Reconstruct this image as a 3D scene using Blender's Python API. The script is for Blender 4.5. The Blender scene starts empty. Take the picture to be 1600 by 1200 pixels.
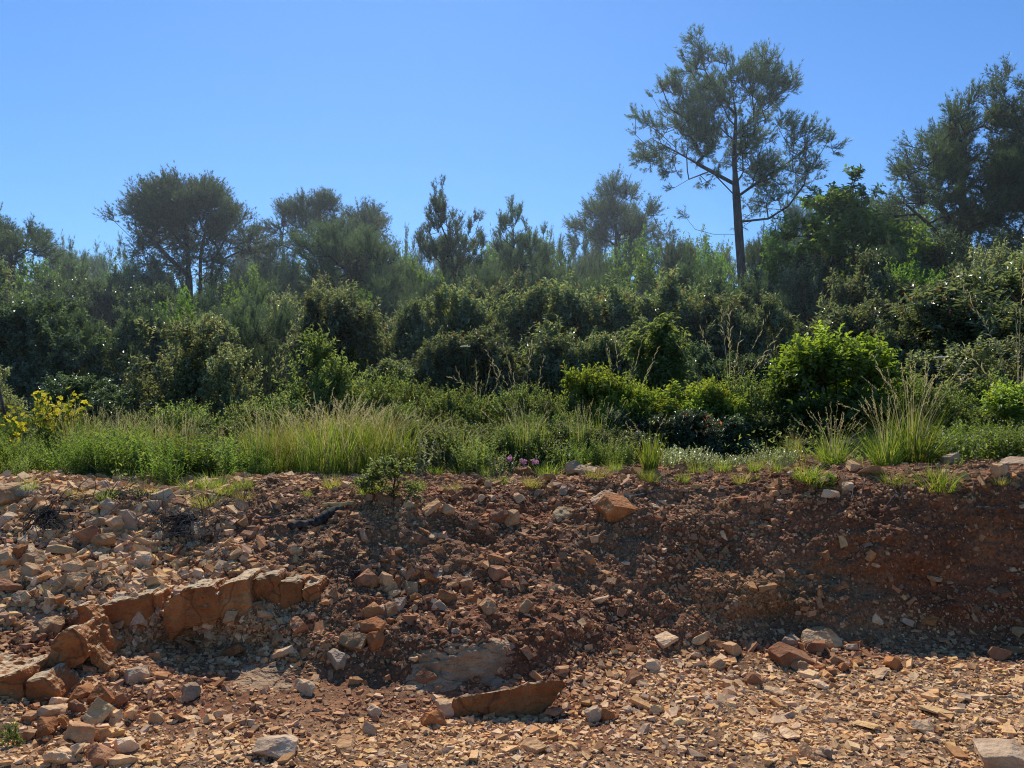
import bpy, bmesh, math, random
import numpy as np
from mathutils import Vector, Matrix

SEED = 7
rng = np.random.default_rng(SEED)
random.seed(SEED)
F = 1232.0                 # focal length in photo pixels
CAMZ = 1.6
HV = 640.0                 # horizon row of the photo
scene = bpy.context.scene
COL = scene.collection
PI = math.pi
SUN_EL, SUN_AZ = math.radians(48), math.radians(-9)   # azimuth from +Y towards +X

# ------------------------------------------------------------------ helpers
def at(u, v, Y):
    return np.array([(u - 800.0) / F * Y, Y, CAMZ - (v - HV) / F * Y])

def mesh_arrays(name, V, tris=None, quads=None, mats=None, tint=None, color=None, smooth=False):
    me = bpy.data.meshes.new(name)
    V = np.ascontiguousarray(V, dtype=np.float32)
    nt = 0 if tris is None else len(tris)
    nq = 0 if quads is None else len(quads)
    idx = []
    if nt: idx.append(np.asarray(tris, np.int32).ravel())
    if nq: idx.append(np.asarray(quads, np.int32).ravel())
    idx = np.concatenate(idx)
    starts = np.concatenate([np.arange(nt, dtype=np.int32) * 3, nt * 3 + np.arange(nq, dtype=np.int32) * 4])
    me.vertices.add(len(V)); me.vertices.foreach_set('co', V.ravel())
    me.loops.add(len(idx)); me.loops.foreach_set('vertex_index', idx)
    me.polygons.add(nt + nq); me.polygons.foreach_set('loop_start', starts)
    me.polygons.foreach_set('use_smooth', np.full(nt + nq, bool(smooth)))
    if tint is not None:
        a = me.attributes.new('tint', 'FLOAT', 'POINT')
        a.data.foreach_set('value', np.ascontiguousarray(tint, dtype=np.float32))
    if color is not None:
        a = me.attributes.new('Col', 'FLOAT_COLOR', 'POINT')
        c = np.ones((len(V), 4), np.float32); c[:, :3] = color
        a.data.foreach_set('color', c.ravel())
    me.update(calc_edges=True)
    me.validate()
    return me

def props(o, label=None, cat=None, group=None, kind=None):
    if label: o['label'] = label
    if cat: o['category'] = cat
    if group: o['group'] = group
    if kind: o['kind'] = kind
    return o

def obj(name, me, mat=None, parent=None):
    if mat is not None and len(me.materials) == 0:
        me.materials.append(mat)
    o = bpy.data.objects.new(name, me); COL.objects.link(o)
    if parent is not None: o.parent = parent
    return o

def empty(name, loc, rz=0.0, sc=(1, 1, 1)):
    o = bpy.data.objects.new(name, None); COL.objects.link(o)
    o.location = loc; o.rotation_euler = (0, 0, rz); o.scale = sc
    o.empty_display_size = 0.2
    return o

def norm(a):
    a = np.asarray(a, float)
    return a / np.maximum(np.linalg.norm(a, axis=-1, keepdims=True), 1e-9)

def smoothstep(a, b, x):
    t = np.clip((x - a) / (b - a), 0, 1)
    return t * t * (3 - 2 * t)

def _hash(ix, iy, iz, seed):
    h = (ix.astype(np.int64) * 374761393 + iy.astype(np.int64) * 668265263 + iz.astype(np.int64) * 2147483647 + seed * 974711) & 0xFFFFFFFF
    h = ((h ^ (h >> 13)) * 1274126177) & 0xFFFFFFFF
    h = h ^ (h >> 16)
    return (h & 0xFFFF) / 65535.0

def vnoise(P, freq, seed=0):
    Q = np.asarray(P, float) * freq
    I = np.floor(Q).astype(np.int64); f = Q - I
    f = f * f * (3 - 2 * f)
    out = 0
    for dx in (0, 1):
        for dy in (0, 1):
            for dz in (0, 1):
                w = (f[..., 0] if dx else 1 - f[..., 0]) * (f[..., 1] if dy else 1 - f[..., 1]) * (f[..., 2] if dz else 1 - f[..., 2])
                out = out + w * _hash(I[..., 0] + dx, I[..., 1] + dy, I[..., 2] + dz, seed)
    return out * 2 - 1

def fbm(P, freq, octs=4, seed=0, gain=.5):
    s, a = 0, 1.0
    for k in range(octs):
        s = s + a * vnoise(P, freq * 2 ** k, seed + k * 17); a *= gain
    return s

# ------------------------------------------------------------------ materials
def new_mat(name):
    m = bpy.data.materials.new(name); m.use_nodes = True
    nt = m.node_tree; nt.nodes.clear()
    return m, nt, nt.nodes, nt.links

def leaf_mat(name, dark, light, trans, tw=.38, rough=.42, spec=.5, odd=None, odd_at=.93):
    """leaf: diffuse with gloss mixed with light passing through; colour varies leaf by leaf and plant by plant"""
    dark = [c * 1.7 for c in dark]; light = [c * 1.5 for c in light]
    m, nt, N, L = new_mat(name)
    out = N.new('ShaderNodeOutputMaterial')
    at_ = N.new('ShaderNodeAttribute'); at_.attribute_name = 'tint'
    oi = N.new('ShaderNodeObjectInfo')
    ramp = N.new('ShaderNodeValToRGB')
    ramp.color_ramp.elements[0].color = (*dark, 1); ramp.color_ramp.elements[1].color = (*light, 1)
    ramp.color_ramp.elements[1].position = .9
    if odd:
        e = ramp.color_ramp.elements.new(odd_at + .03); e.color = (*odd, 1)
    L.new(at_.outputs['Fac'], ramp.inputs['Fac'])
    hs = N.new('ShaderNodeHueSaturation')
    mr = N.new('ShaderNodeMapRange'); mr.inputs[3].default_value = .78; mr.inputs[4].default_value = 1.22
    L.new(oi.outputs['Random'], mr.inputs['Value']); L.new(mr.outputs[0], hs.inputs['Value'])
    mr2 = N.new('ShaderNodeMapRange'); mr2.inputs[3].default_value = .485; mr2.inputs[4].default_value = .515
    L.new(oi.outputs['Random'], mr2.inputs['Value']); L.new(mr2.outputs[0], hs.inputs['Hue'])
    L.new(ramp.outputs['Color'], hs.inputs['Color'])
    p = N.new('ShaderNodeBsdfPrincipled')
    p.inputs['Roughness'].default_value = rough
    p.inputs['Specular IOR Level'].default_value = spec
    L.new(hs.outputs['Color'], p.inputs['Base Color'])
    t = N.new('ShaderNodeBsdfTranslucent')
    mx = N.new('ShaderNodeMix'); mx.data_type = 'RGBA'; mx.blend_type = 'MULTIPLY'; mx.inputs[0].default_value = 1
    L.new(hs.outputs['Color'], mx.inputs[6]); mx.inputs[7].default_value = (*trans, 1)
    L.new(mx.outputs[2], t.inputs['Color'])
    ms = N.new('ShaderNodeMixShader'); ms.inputs[0].default_value = tw
    L.new(p.outputs[0], ms.inputs[1]); L.new(t.outputs[0], ms.inputs[2])
    L.new(ms.outputs[0], out.inputs['Surface'])
    return m

def bark_mat(name, a, b, scale=14, rough=.9):
    m, nt, N, L = new_mat(name)
    out = N.new('ShaderNodeOutputMaterial'); p = N.new('ShaderNodeBsdfPrincipled')
    p.inputs['Roughness'].default_value = rough; p.inputs['Specular IOR Level'].default_value = .2
    tc = N.new('ShaderNodeTexCoord'); mp = N.new('ShaderNodeMapping'); mp.inputs['Scale'].default_value = (1, 1, .25)
    L.new(tc.outputs['Object'], mp.inputs['Vector'])
    n = N.new('ShaderNodeTexNoise'); n.inputs['Scale'].default_value = scale; n.inputs['Detail'].default_value = 6
    L.new(mp.outputs[0], n.inputs['Vector'])
    r = N.new('ShaderNodeValToRGB'); r.color_ramp.elements[0].color = (*a, 1); r.color_ramp.elements[1].color = (*b, 1)
    r.color_ramp.elements[0].position = .35; r.color_ramp.elements[1].position = .65
    L.new(n.outputs['Fac'], r.inputs['Fac']); L.new(r.outputs['Color'], p.inputs['Base Color'])
    bp = N.new('ShaderNodeBump'); bp.inputs['Strength'].default_value = .7; bp.inputs['Distance'].default_value = .03
    L.new(n.outputs['Fac'], bp.inputs['Height']); L.new(bp.outputs[0], p.inputs['Normal'])
    L.new(p.outputs[0], out.inputs['Surface'])
    return m

def plain_mat(name, c, rough=.8, tw=0.0):
    m, nt, N, L = new_mat(name)
    out = N.new('ShaderNodeOutputMaterial'); p = N.new('ShaderNodeBsdfPrincipled')
    p.inputs['Roughness'].default_value = rough; p.inputs['Specular IOR Level'].default_value = .25
    n = N.new('ShaderNodeTexNoise'); n.inputs['Scale'].default_value = 30
    tc = N.new('ShaderNodeTexCoord'); L.new(tc.outputs['Object'], n.inputs['Vector'])
    hs = N.new('ShaderNodeHueSaturation'); hs.inputs['Color'].default_value = (*c, 1)
    mr = N.new('ShaderNodeMapRange'); mr.inputs[3].default_value = .7; mr.inputs[4].default_value = 1.3
    L.new(n.outputs['Fac'], mr.inputs['Value']); L.new(mr.outputs[0], hs.inputs['Value'])
    L.new(hs.outputs[0], p.inputs['Base Color'])
    if tw > 0:
        t = N.new('ShaderNodeBsdfTranslucent'); L.new(hs.outputs[0], t.inputs['Color'])
        ms = N.new('ShaderNodeMixShader'); ms.inputs[0].default_value = tw
        L.new(p.outputs[0], ms.inputs[1]); L.new(t.outputs[0], ms.inputs[2]); L.new(ms.outputs[0], out.inputs['Surface'])
    else:
        L.new(p.outputs[0], out.inputs['Surface'])
    return m

def col_mat(name, rough=.92, bump=.5, nscale=60, bdist=.004, amount=.35):
    """surface whose pigment comes from the mesh's own colour layer, broken up by noise"""
    m, nt, N, L = new_mat(name)
    out = N.new('ShaderNodeOutputMaterial'); p = N.new('ShaderNodeBsdfPrincipled')
    p.inputs['Roughness'].default_value = rough; p.inputs['Specular IOR Level'].default_value = .2
    a = N.new('ShaderNodeAttribute'); a.attribute_name = 'Col'
    tc = N.new('ShaderNodeTexCoord')
    n = N.new('ShaderNodeTexNoise'); n.inputs['Scale'].default_value = nscale; n.inputs['Detail'].default_value = 5
    L.new(tc.outputs['Object'], n.inputs['Vector'])
    hs = N.new('ShaderNodeHueSaturation')
    mr = N.new('ShaderNodeMapRange'); mr.inputs[1].default_value = .3; mr.inputs[2].default_value = .7
    mr.inputs[3].default_value = 1 - amount; mr.inputs[4].default_value = 1 + amount
    L.new(n.outputs['Fac'], mr.inputs['Value']); L.new(mr.outputs[0], hs.inputs['Value'])
    L.new(a.outputs['Color'], hs.inputs['Color']); L.new(hs.outputs[0], p.inputs['Base Color'])
    bp = N.new('ShaderNodeBump'); bp.inputs['Strength'].default_value = bump; bp.inputs['Distance'].default_value = bdist
    L.new(n.outputs['Fac'], bp.inputs['Height']); L.new(bp.outputs[0], p.inputs['Normal'])
    L.new(p.outputs[0], out.inputs['Surface'])
    return m

def rock_mat(name, c1, c2, c3, dust=(.20, .085, .045), dust_amt=.5, scale=5.0, top=None):
    warm = lambda c: tuple(a * b for a, b in zip(c, (1.14, .93, .74)))
    c1, c2, c3, dust = warm(c1), warm(c2), warm(c3), warm(dust)
    m, nt, N, L = new_mat(name)
    out = N.new('ShaderNodeOutputMaterial'); p = N.new('ShaderNodeBsdfPrincipled')
    p.inputs['Roughness'].default_value = .88; p.inputs['Specular IOR Level'].default_value = .25
    tc = N.new('ShaderNodeTexCoord'); oi = N.new('ShaderNodeObjectInfo')
    geo = N.new('ShaderNodeNewGeometry')
    add = N.new('ShaderNodeVectorMath'); add.operation = 'ADD'
    mul = N.new('ShaderNodeVectorMath'); mul.operation = 'SCALE'; mul.inputs[3].default_value = 37.0
    comb = N.new('ShaderNodeCombineXYZ')
    for k in range(3): L.new(oi.outputs['Random'], comb.inputs[k])
    L.new(comb.outputs[0], mul.inputs[0]); L.new(geo.outputs['Position'], add.inputs[0]); L.new(mul.outputs[0], add.inputs[1])
    n = N.new('ShaderNodeTexNoise'); n.inputs['Scale'].default_value = scale; n.inputs['Detail'].default_value = 7; n.inputs['Roughness'].default_value = .62
    L.new(add.outputs[0], n.inputs['Vector'])
    r = N.new('ShaderNodeValToRGB'); els = r.color_ramp.elements
    els[0].color = (*c1, 1); els[0].position = .32; els[1].color = (*c3, 1); els[1].position = .7
    e = els.new(.5); e.color = (*c2, 1)
    L.new(n.outputs['Fac'], r.inputs['Fac'])
    n3c = N.new('ShaderNodeTexNoise'); n3c.inputs['Scale'].default_value = 8; L.new(add.outputs[0], n3c.inputs['Vector'])
    # soil dust caught in patches
    n2 = N.new('ShaderNodeTexNoise'); n2.inputs['Scale'].default_value = 9; n2.inputs['Detail'].default_value = 4
    L.new(add.outputs[0], n2.inputs['Vector'])
    mr = N.new('ShaderNodeMapRange'); mr.inputs[1].default_value = .48; mr.inputs[2].default_value = .66; mr.inputs[4].default_value = dust_amt
    L.new(n2.outputs['Fac'], mr.inputs['Value'])
    mx = N.new('ShaderNodeMix'); mx.data_type = 'RGBA'
    L.new(mr.outputs[0], mx.inputs[0]); L.new(r.outputs['Color'], mx.inputs[6]); mx.inputs[7].default_value = (*dust, 1)
    if top:
        # rust streaks and hairline joints
        mp = N.new('ShaderNodeMapping'); mp.inputs['Scale'].default_value = (7, 7, 2.2); L.new(add.outputs[0], mp.inputs['Vector'])
        n5 = N.new('ShaderNodeTexNoise'); n5.inputs['Scale'].default_value = 1.6; n5.inputs['Detail'].default_value = 6; n5.inputs['Distortion'].default_value = .6
        L.new(mp.outputs[0], n5.inputs['Vector'])
        m5 = N.new('ShaderNodeMapRange'); m5.inputs[1].default_value = .42; m5.inputs[2].default_value = .68; m5.inputs[4].default_value = .5
        L.new(n5.outputs['Fac'], m5.inputs['Value'])
        mx5 = N.new('ShaderNodeMix'); mx5.data_type = 'RGBA'; L.new(m5.outputs[0], mx5.inputs[0]); L.new(mx.outputs[2], mx5.inputs[6]); mx5.inputs[7].default_value = (.20, .07, .022, 1)
        vo = N.new('ShaderNodeTexVoronoi'); vo.feature = 'DISTANCE_TO_EDGE'; vo.inputs['Scale'].default_value = 2.3
        nv = N.new('ShaderNodeVectorMath'); nv.operation = 'ADD'; nm_ = N.new('ShaderNodeVectorMath'); nm_.operation = 'SCALE'; nm_.inputs[3].default_value = .12
        L.new(n3c.outputs['Color'], nm_.inputs[0]); L.new(add.outputs[0], nv.inputs[0]); L.new(nm_.outputs[0], nv.inputs[1]); L.new(nv.outputs[0], vo.inputs['Vector'])
        mc = N.new('ShaderNodeMapRange'); mc.inputs[1].default_value = .0; mc.inputs[2].default_value = .02; mc.inputs[3].default_value = .55; mc.inputs[4].default_value = 0
        L.new(vo.outputs['Distance'], mc.inputs['Value'])
        mx = N.new('ShaderNodeMix'); mx.data_type = 'RGBA'; L.new(mc.outputs[0], mx.inputs[0]); L.new(mx5.outputs[2], mx.inputs[6]); mx.inputs[7].default_value = (.05, .02, .01, 1)
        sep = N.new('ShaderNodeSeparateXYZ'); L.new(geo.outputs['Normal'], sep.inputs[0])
        mt = N.new('ShaderNodeMapRange'); mt.inputs[1].default_value = .72; mt.inputs[2].default_value = .95; mt.inputs[4].default_value = .85  # sunlit look of upward faces painted in as a paler colour
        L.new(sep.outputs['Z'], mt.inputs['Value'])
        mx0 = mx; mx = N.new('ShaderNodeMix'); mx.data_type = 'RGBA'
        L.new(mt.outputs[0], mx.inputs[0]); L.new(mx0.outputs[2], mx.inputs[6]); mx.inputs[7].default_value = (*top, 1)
    hs = N.new('ShaderNodeHueSaturation')
    mr3 = N.new('ShaderNodeMapRange'); mr3.inputs[3].default_value = .72; mr3.inputs[4].default_value = 1.25
    L.new(oi.outputs['Random'], mr3.inputs['Value']); L.new(mr3.outputs[0], hs.inputs['Value'])
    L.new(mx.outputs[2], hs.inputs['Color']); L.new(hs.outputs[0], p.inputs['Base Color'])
    n3 = N.new('ShaderNodeTexNoise'); n3.inputs['Scale'].default_value = 38; n3.inputs['Detail'].default_value = 6
    L.new(add.outputs[0], n3.inputs['Vector'])
    bp = N.new('ShaderNodeBump'); bp.inputs['Strength'].default_value = .85; bp.inputs['Distance'].default_value = .02
    L.new(n3.outputs['Fac'], bp.inputs['Height']); L.new(bp.outputs[0], p.inputs['Normal'])
    L.new(p.outputs[0], out.inputs['Surface'])
    return m

M = {}
M['soil'] = col_mat('red_soil', bump=.9, nscale=45, bdist=.012, amount=.45)
M['gravel'] = col_mat('gravel_stone', bump=.4, nscale=70, bdist=.003, amount=.25)
M['tan'] = rock_mat('tan_stone', (.30, .18, .09), (.46, .32, .18), (.58, .45, .28), dust_amt=.45)
M['orange'] = rock_mat('orange_stone', (.24, .095, .035), (.36, .17, .065), (.46, .29, .14), dust_amt=.5, scale=4)
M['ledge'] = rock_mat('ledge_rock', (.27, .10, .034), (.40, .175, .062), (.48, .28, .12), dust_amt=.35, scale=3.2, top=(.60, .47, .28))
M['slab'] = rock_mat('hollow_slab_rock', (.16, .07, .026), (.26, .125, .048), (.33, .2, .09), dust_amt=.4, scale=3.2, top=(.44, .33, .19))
M['pale'] = rock_mat('pale_stone', (.40, .30, .19), (.58, .46, .31), (.68, .58, .43), dust_amt=.3)
M['grey'] = rock_mat('grey_stone', (.24, .195, .145), (.40, .335, .255), (.54, .47, .37), dust_amt=.3)
M['yellow'] = rock_mat('yellow_stone', (.42, .31, .15), (.56, .44, .24), (.62, .53, .34), dust_amt=.2)
M['brown'] = rock_mat('brown_stone', (.17, .08, .045), (.27, .145, .08), (.36, .22, .13), dust_amt=.6)
M['bed'] = rock_mat('marl_bedrock', (.21, .15, .09), (.31, .235, .155), (.40, .32, .225), dust_amt=.45, scale=7)
M['bark'] = bark_mat('pine_bark', (.035, .027, .022), (.115, .09, .072))
M['bark2'] = bark_mat('shrub_bark', (.03, .024, .018), (.09, .07, .05))
M['dead'] = bark_mat('dead_wood', (.05, .042, .036), (.17, .145, .12), 20)
M['char'] = bark_mat('charred_wood', (.02, .016, .013), (.10, .085, .072), 26)
M['humus'] = plain_mat('dark_humus', (.035, .022, .014), .95)
M['straw'] = plain_mat('dry_straw', (.50, .42, .20), .7, .5)
M['needle'] = leaf_mat('pine_needles', (0.039, 0.0624, 0.0286), (0.1144, 0.1534, 0.0676), (1.25, 1.3, .75), 0.38, .5, .35)
M['needle_young'] = leaf_mat('young_pine_needles', (0.048, 0.0744, 0.036), (0.12, 0.162, 0.078), (1.25, 1.3, .8), 0.4, .5, .35)
M['oakleaf'] = leaf_mat('oak_leaves', (0.055, 0.09, 0.03), (0.15, 0.205, 0.06), (1.5, 1.7, .5), 0.56, .42, .4)
M['holm'] = leaf_mat('dark_evergreen_leaves', (0.04, 0.054, 0.033), (0.145, 0.165, 0.095), (1.2, 1.4, .6), 0.42, .27, .8)
M['arbutus'] = leaf_mat('arbutus_leaves', (0.052, 0.068, 0.042), (0.215, 0.23, 0.14), (1.35, 1.4, .6), 0.46, .33, .7, odd=(.20, .06, .03))
M['sage'] = leaf_mat('pale_shrub_leaves', (0.07, 0.085, 0.05), (0.26, 0.27, 0.16), (1.4, 1.4, .7), 0.52, .34, .7, odd=(.20, .13, .07))
M['bright'] = leaf_mat('bright_green_leaves', (0.03, 0.046, 0.02), (0.2, 0.24, 0.055), (1.8, 1.8, .4), .55, .38, .45)
M['lime'] = leaf_mat('yellow_green_leaves', (0.06, 0.09, 0.026), (0.2, 0.235, 0.058), (1.7, 1.7, .5), 0.56, .42, .4, odd=(.26, .13, .05))
M['bramble'] = leaf_mat('bramble_leaves', (0.055, 0.078, 0.034), (0.17, 0.195, 0.09), (1.6, 1.6, .6), 0.58, .38, .5, odd=(.20, .12, .05))
M['fern'] = leaf_mat('soft_pale_leaves', (.07, .095, .04), (.17, .20, .09), (1.6, 1.6, .7), 0.58, .45, .35)
M['grass'] = leaf_mat('grass_blades', (.045, .075, .016), (.15, .19, .05), (1.7, 1.7, .55), 0.56, .5, .35, odd=(.32, .26, .11))
M['goldgrass'] = leaf_mat('golden_grass', (.10, .12, .03), (.25, .23, .085), (1.5, 1.4, .6), .46, .5, .3, odd=(.34, .23, .10))
M['herb'] = leaf_mat('herb_leaves', (0.05, 0.078, 0.026), (0.13, 0.165, 0.06), (1.7, 1.8, .6), 0.58, .45, .35)
M['broomgreen'] = leaf_mat('broom_shoots', (.04, .07, .02), (.10, .145, .045), (1.5, 1.5, .6), .4, .45, .35)
M['petal_yellow'] = plain_mat('yellow_petals', (.86, .74, .05), .6, .4)
M['petal_pink'] = plain_mat('pink_petals', (.74, .36, .52), .6, .4)
M['petal_white'] = plain_mat('white_umbel', (.66, .66, .58), .7, .35)
M['redleaf'] = leaf_mat('reddened_leaves', (0.26, 0.1, 0.05), (0.45, 0.22, 0.1), (1.4, 1.1, .7), .45, .4, .4)
M['stemgreen'] = plain_mat('green_stalk', (.085, .12, .04), .6, .1)

# ------------------------------------------------------------------ terrain
KEYS = [  # photo column, then (row, distance) from the near floor up over the lip of the bank
 (-420, [(1200,2.9),(1120,3.3),(1070,3.6),(1000,4.0),(930,4.35),(870,4.7),(800,5.2),(758,5.6),(748,6.3)]),
 (0,    [(1200,3.1),(1120,3.5),(1070,3.8),(1000,4.2),(930,4.55),(870,4.9),(800,5.4),(762,5.75),(750,6.4)]),
 (100,  [(1200,3.2),(1120,3.6),(1060,3.95),(1000,4.25),(940,4.55),(880,4.9),(810,5.4),(766,5.75),(752,6.4)]),
 (250,  [(1200,3.3),(1110,3.8),(1040,4.25),(1000,4.47),(925,4.72),(870,5.1),(820,5.5),(775,5.85),(757,6.4)]),
 (400,  [(1200,3.35),(1110,3.85),(1050,4.32),(985,4.48),(905,4.82),(860,5.2),(810,5.6),(765,6.0),(748,6.6)]),
 (600,  [(1200,3.4),(1140,3.85),(1070,4.30),(1000,4.48),(930,4.9),(870,5.25),(810,5.65),(760,6.15),(742,6.7)]),
 (750,  [(1200,3.45),(1140,3.88),(1075,4.38),(1000,4.52),(930,5.0),(870,5.35),(810,5.75),(757,6.3),(738,6.9)]),
 (900,  [(1200,3.5),(1110,4.15),(1060,4.5),(990,4.85),(920,5.2),(860,5.5),(800,5.9),(755,6.4),(733,7.0)]),
 (1100, [(1200,3.52),(1090,4.35),(1030,4.92),(970,5.2),(910,5.45),(850,5.7),(795,5.95),(755,6.4),(735,6.9)]),
 (1300, [(1200,3.52),(1080,4.45),(1005,5.2),(950,5.38),(890,5.55),(830,5.75),(775,5.97),(738,6.3),(724,6.8)]),
 (1450, [(1200,3.52),(1080,4.45),(1005,5.2),(950,5.36),(890,5.49),(830,5.62),(775,5.78),(742,6.0),(730,6.6)]),
 (1600, [(1200,3.52),(1070,4.55),(998,5.2),(940,5.34),(880,5.46),(820,5.58),(765,5.73),(738,5.95),(726,6.5)]),
 (2050, [(1200,3.52),(1070,4.55),(998,5.2),(940,5.34),(880,5.46),(820,5.58),(765,5.73),(738,5.95),(726,6.5)]),
]
def rise(x, y):
    """height of the wooded slope above the bank's plateau"""
    g = .028 * (y - 7)
    g = g + .14 * np.maximum(0, x - 1.5) * smoothstep(9, 21, y) * (1 - .6 * smoothstep(25, 60, y))
    g = g + 9 * smoothstep(45, 150, y) * (.6 + .4 * smoothstep(-10, 60, x)) + 25 * smoothstep(150, 700, y)
    return g

us = np.array([k[0] for k in KEYS], float)
KY = np.array([[p[1] for p in k[1]] for k in KEYS]); KV = np.array([[p[0] for p in k[1]] for k in KEYS])
KZ = CAMZ - (KV - HV) / F * KY
s_vis = np.linspace(-.74, .74, 760)
S = np.concatenate([np.linspace(-2.2, -.76, 34), s_vis, np.linspace(.76, 2.2, 34)])
Ucol = np.clip(800 + S * F, us[0], us[-1])
def colinterp(A):
    out = np.stack([np.interp(Ucol, us, A[:, k]) for k in range(A.shape[1])], 0)
    ker = np.exp(-.5 * (np.arange(-40, 41) / 16.0) ** 2); ker /= ker.sum()
    pad = np.pad(out, ((0, 0), (40, 40)), mode='edge')
    return np.stack([np.convolve(r, ker, 'valid') for r in pad], 0)
CY, CZ = colinterp(KY), colinterp(KZ)                     # 9 x columns
near_z = CZ[0]
floor_rows = [(-60, 0), (-25, 0), (-12, 0), (-6, 0), (-3, 0), (-1, 0), (.5, 0), (1.4, .15), (2.0, .4), (2.5, .7)]
rowsY, rowsZ = [], []
for y, w in floor_rows:
    rowsY.append(np.full(len(S), y)); rowsZ.append(near_z * w)
SUB = [70, 60, 60, 60, 60, 60, 60, 40]
for k in range(8):
    for t in np.arange(SUB[k]) / SUB[k]:
        # Catmull-Rom through the rows
        def cr(A):
            p0, p1, p2, p3 = A[max(k - 1, 0)], A[k], A[k + 1], A[min(k + 2, 8)]
            return .5 * ((2 * p1) + (-p0 + p2) * t + (2 * p0 - 5 * p1 + 4 * p2 - p3) * t * t + (-p0 + 3 * p1 - 3 * p2 + p3) * t ** 3)
        rowsY.append(cr(CY)); rowsZ.append(cr(CZ))
n_front = len(rowsY)
Y8, Z8 = CY[8], CZ[8]
for dy in [0, .15, .3, .45, .6, .8, 1.0, 1.25, 1.5, 1.8, 2.2, 2.7, 3.3, 4, 5, 6.5, 8, 10, 12.5, 15, 18, 22, 28, 36, 46, 60, 80, 110, 150, 220, 330, 500, 800, 1400, 2600]:
    y = Y8 + dy
    rowsY.append(y); rowsZ.append(Z8 + rise(S * y, y) - rise(S * Y8, Y8))
TY, TZ = np.array(rowsY), np.array(rowsZ)
Wd = np.maximum(TY, 3.0) + np.where(TY < 3, (3 - TY) * .9, 0)
TX = S[None, :] * Wd
P = np.stack([TX, TY, TZ], -1)
# relief: lumps, hollows, ledges and clods
band = smoothstep(-.5, 2.5, TY) * (1 - smoothstep(8, 11, TY))
lum = fbm(P, 1.1, 3, 3) * .055 + fbm(P, 4.5, 3, 9) * .026 + fbm(P, 17, 3, 21) * .013 + np.abs(vnoise(P, 30, 5)) * .009
facing = smoothstep(.03, .3, TZ) * (1 - smoothstep(6.6, 7.4, TY))
lum = lum * (.45 + .75 * facing) * band
rid = np.abs(vnoise(P * np.array([1, 1, 2.2]), 5.5, 77)) * .03 * facing * band
P[..., 2] += lum * .8 + rid * .3
P[..., 1] -= (lum * .9 + rid) * facing
def hollow(u, v, ru, rv, depth):
    """a scoop in the bank around a point"""
    w = 800 + F * P[..., 0] / np.maximum(P[..., 1], 1.0)
    vv = HV + F * (CAMZ - P[..., 2]) / np.maximum(P[..., 1], 1.0)
    g = np.exp(-((w - u) / ru) ** 2 - ((vv - v) / rv) ** 2) * (P[..., 1] > 2.6) * (P[..., 1] < 7.5)
    P[..., 1] += g * depth; P[..., 2] -= g * depth * .35
hollow(790, 1118, 95, 22, .16)
hollow(330, 1010, 120, 28, .16)
hollow(255, 885, 50, 26, .16)
hollow(290, 850, 40, 22, .10)
hollow(1210, 965, 70, 22, .10)
hollow(1400, 905, 110, 26, .10)
hollow(1110, 870, 40, 30, .10)
hollow(1560, 850, 70, 60, .14)
hollow(95, 985, 60, 30, .12)
nR, nC = TY.shape
Vv = HV + F * (CAMZ - P[..., 2]) / np.maximum(P[..., 1], .5)
Uu = 800 + F * P[..., 0] / np.maximum(P[..., 1], .5)
def tnormals():
    du = np.gradient(P, axis=1); dv = np.gradient(P, axis=0)
    return norm(np.cross(du, dv))
TN = tnormals()
TN[TN[..., 2] < -.2] *= -1

def place(u, v):
    """the point of the bank or floor that shows at photo pixel (u, v), and its normal"""
    i = int(np.argmin(np.abs(S - (u - 800) / F)))
    rows = np.where((TY[:, i] > 2.4) & (np.arange(nR) < n_front + 12))[0]
    ok = rows[Vv[rows, i] <= v]
    j = ok[0] if len(ok) else rows[-1]
    return P[j, i].copy(), TN[j, i].copy()

def ground_z(x, y):
    i = int(np.clip(np.searchsorted(S, x / max(y, 3.0)), 0, len(S) - 1))
    return float(np.interp(y, P[10:, i, 1], P[10:, i, 2]))

# pigment regions
def redness(u, v, pts):
    n = fbm(pts, 1.6, 3, 55)
    bank = smoothstep(300, 620, u) * (1 - smoothstep(1000, 1040, v + (u < 1000) * (1000 - u) * -.28 + n * 40))
    bank = np.maximum(bank, .6 * (1 - smoothstep(1080, 1160, v + n * 30)))
    bank = bank * (1 - smoothstep(880, 1050, u) * smoothstep(1010, 1060, v + n * 20))
    bank = bank * (1 - .8 * (1 - smoothstep(260, 420, u)) * (1 - smoothstep(930, 1000, v)))
    top = 1 - smoothstep(735, 790, v)
    r = bank * (1 - .35 * top) + n * .25
    ochre = np.exp(-((u - 1200) / 120) ** 2 - ((v - 930) / 40) ** 2)
    return np.clip(r, 0, 1), ochre
R_, O_ = redness(Uu, Vv, P)
tanfloor = smoothstep(900, 1250, Uu) * smoothstep(1020, 1080, Vv)
tanfloor = np.maximum(tanfloor, .45 * smoothstep(1120, 1180, Vv))
R_s = np.clip(.75 + .35 * fbm(P, 1.3, 2, 15) - .7 * tanfloor, 0, 1)
soil = np.array([.23, .14, .07]) * (1 - R_s[..., None]) + np.array([.165, .056, .022]) * R_s[..., None]
soil = soil * (1 - .7 * O_[..., None]) + np.array([.24, .125, .05]) * .7 * O_[..., None]
soil *= (1 + .35 * fbm(P, 3.2, 3, 91))[..., None]
backw = smoothstep(6.9, 8.2, P[..., 1])[..., None]
soil = soil * (1 - backw) + np.array([.06, .055, .028]) * backw
ii = np.arange(nR * nC).reshape(nR, nC)
quads = np.stack([ii[:-1, :-1], ii[:-1, 1:], ii[1:, 1:], ii[1:, :-1]], -1).reshape(-1, 4)
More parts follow.
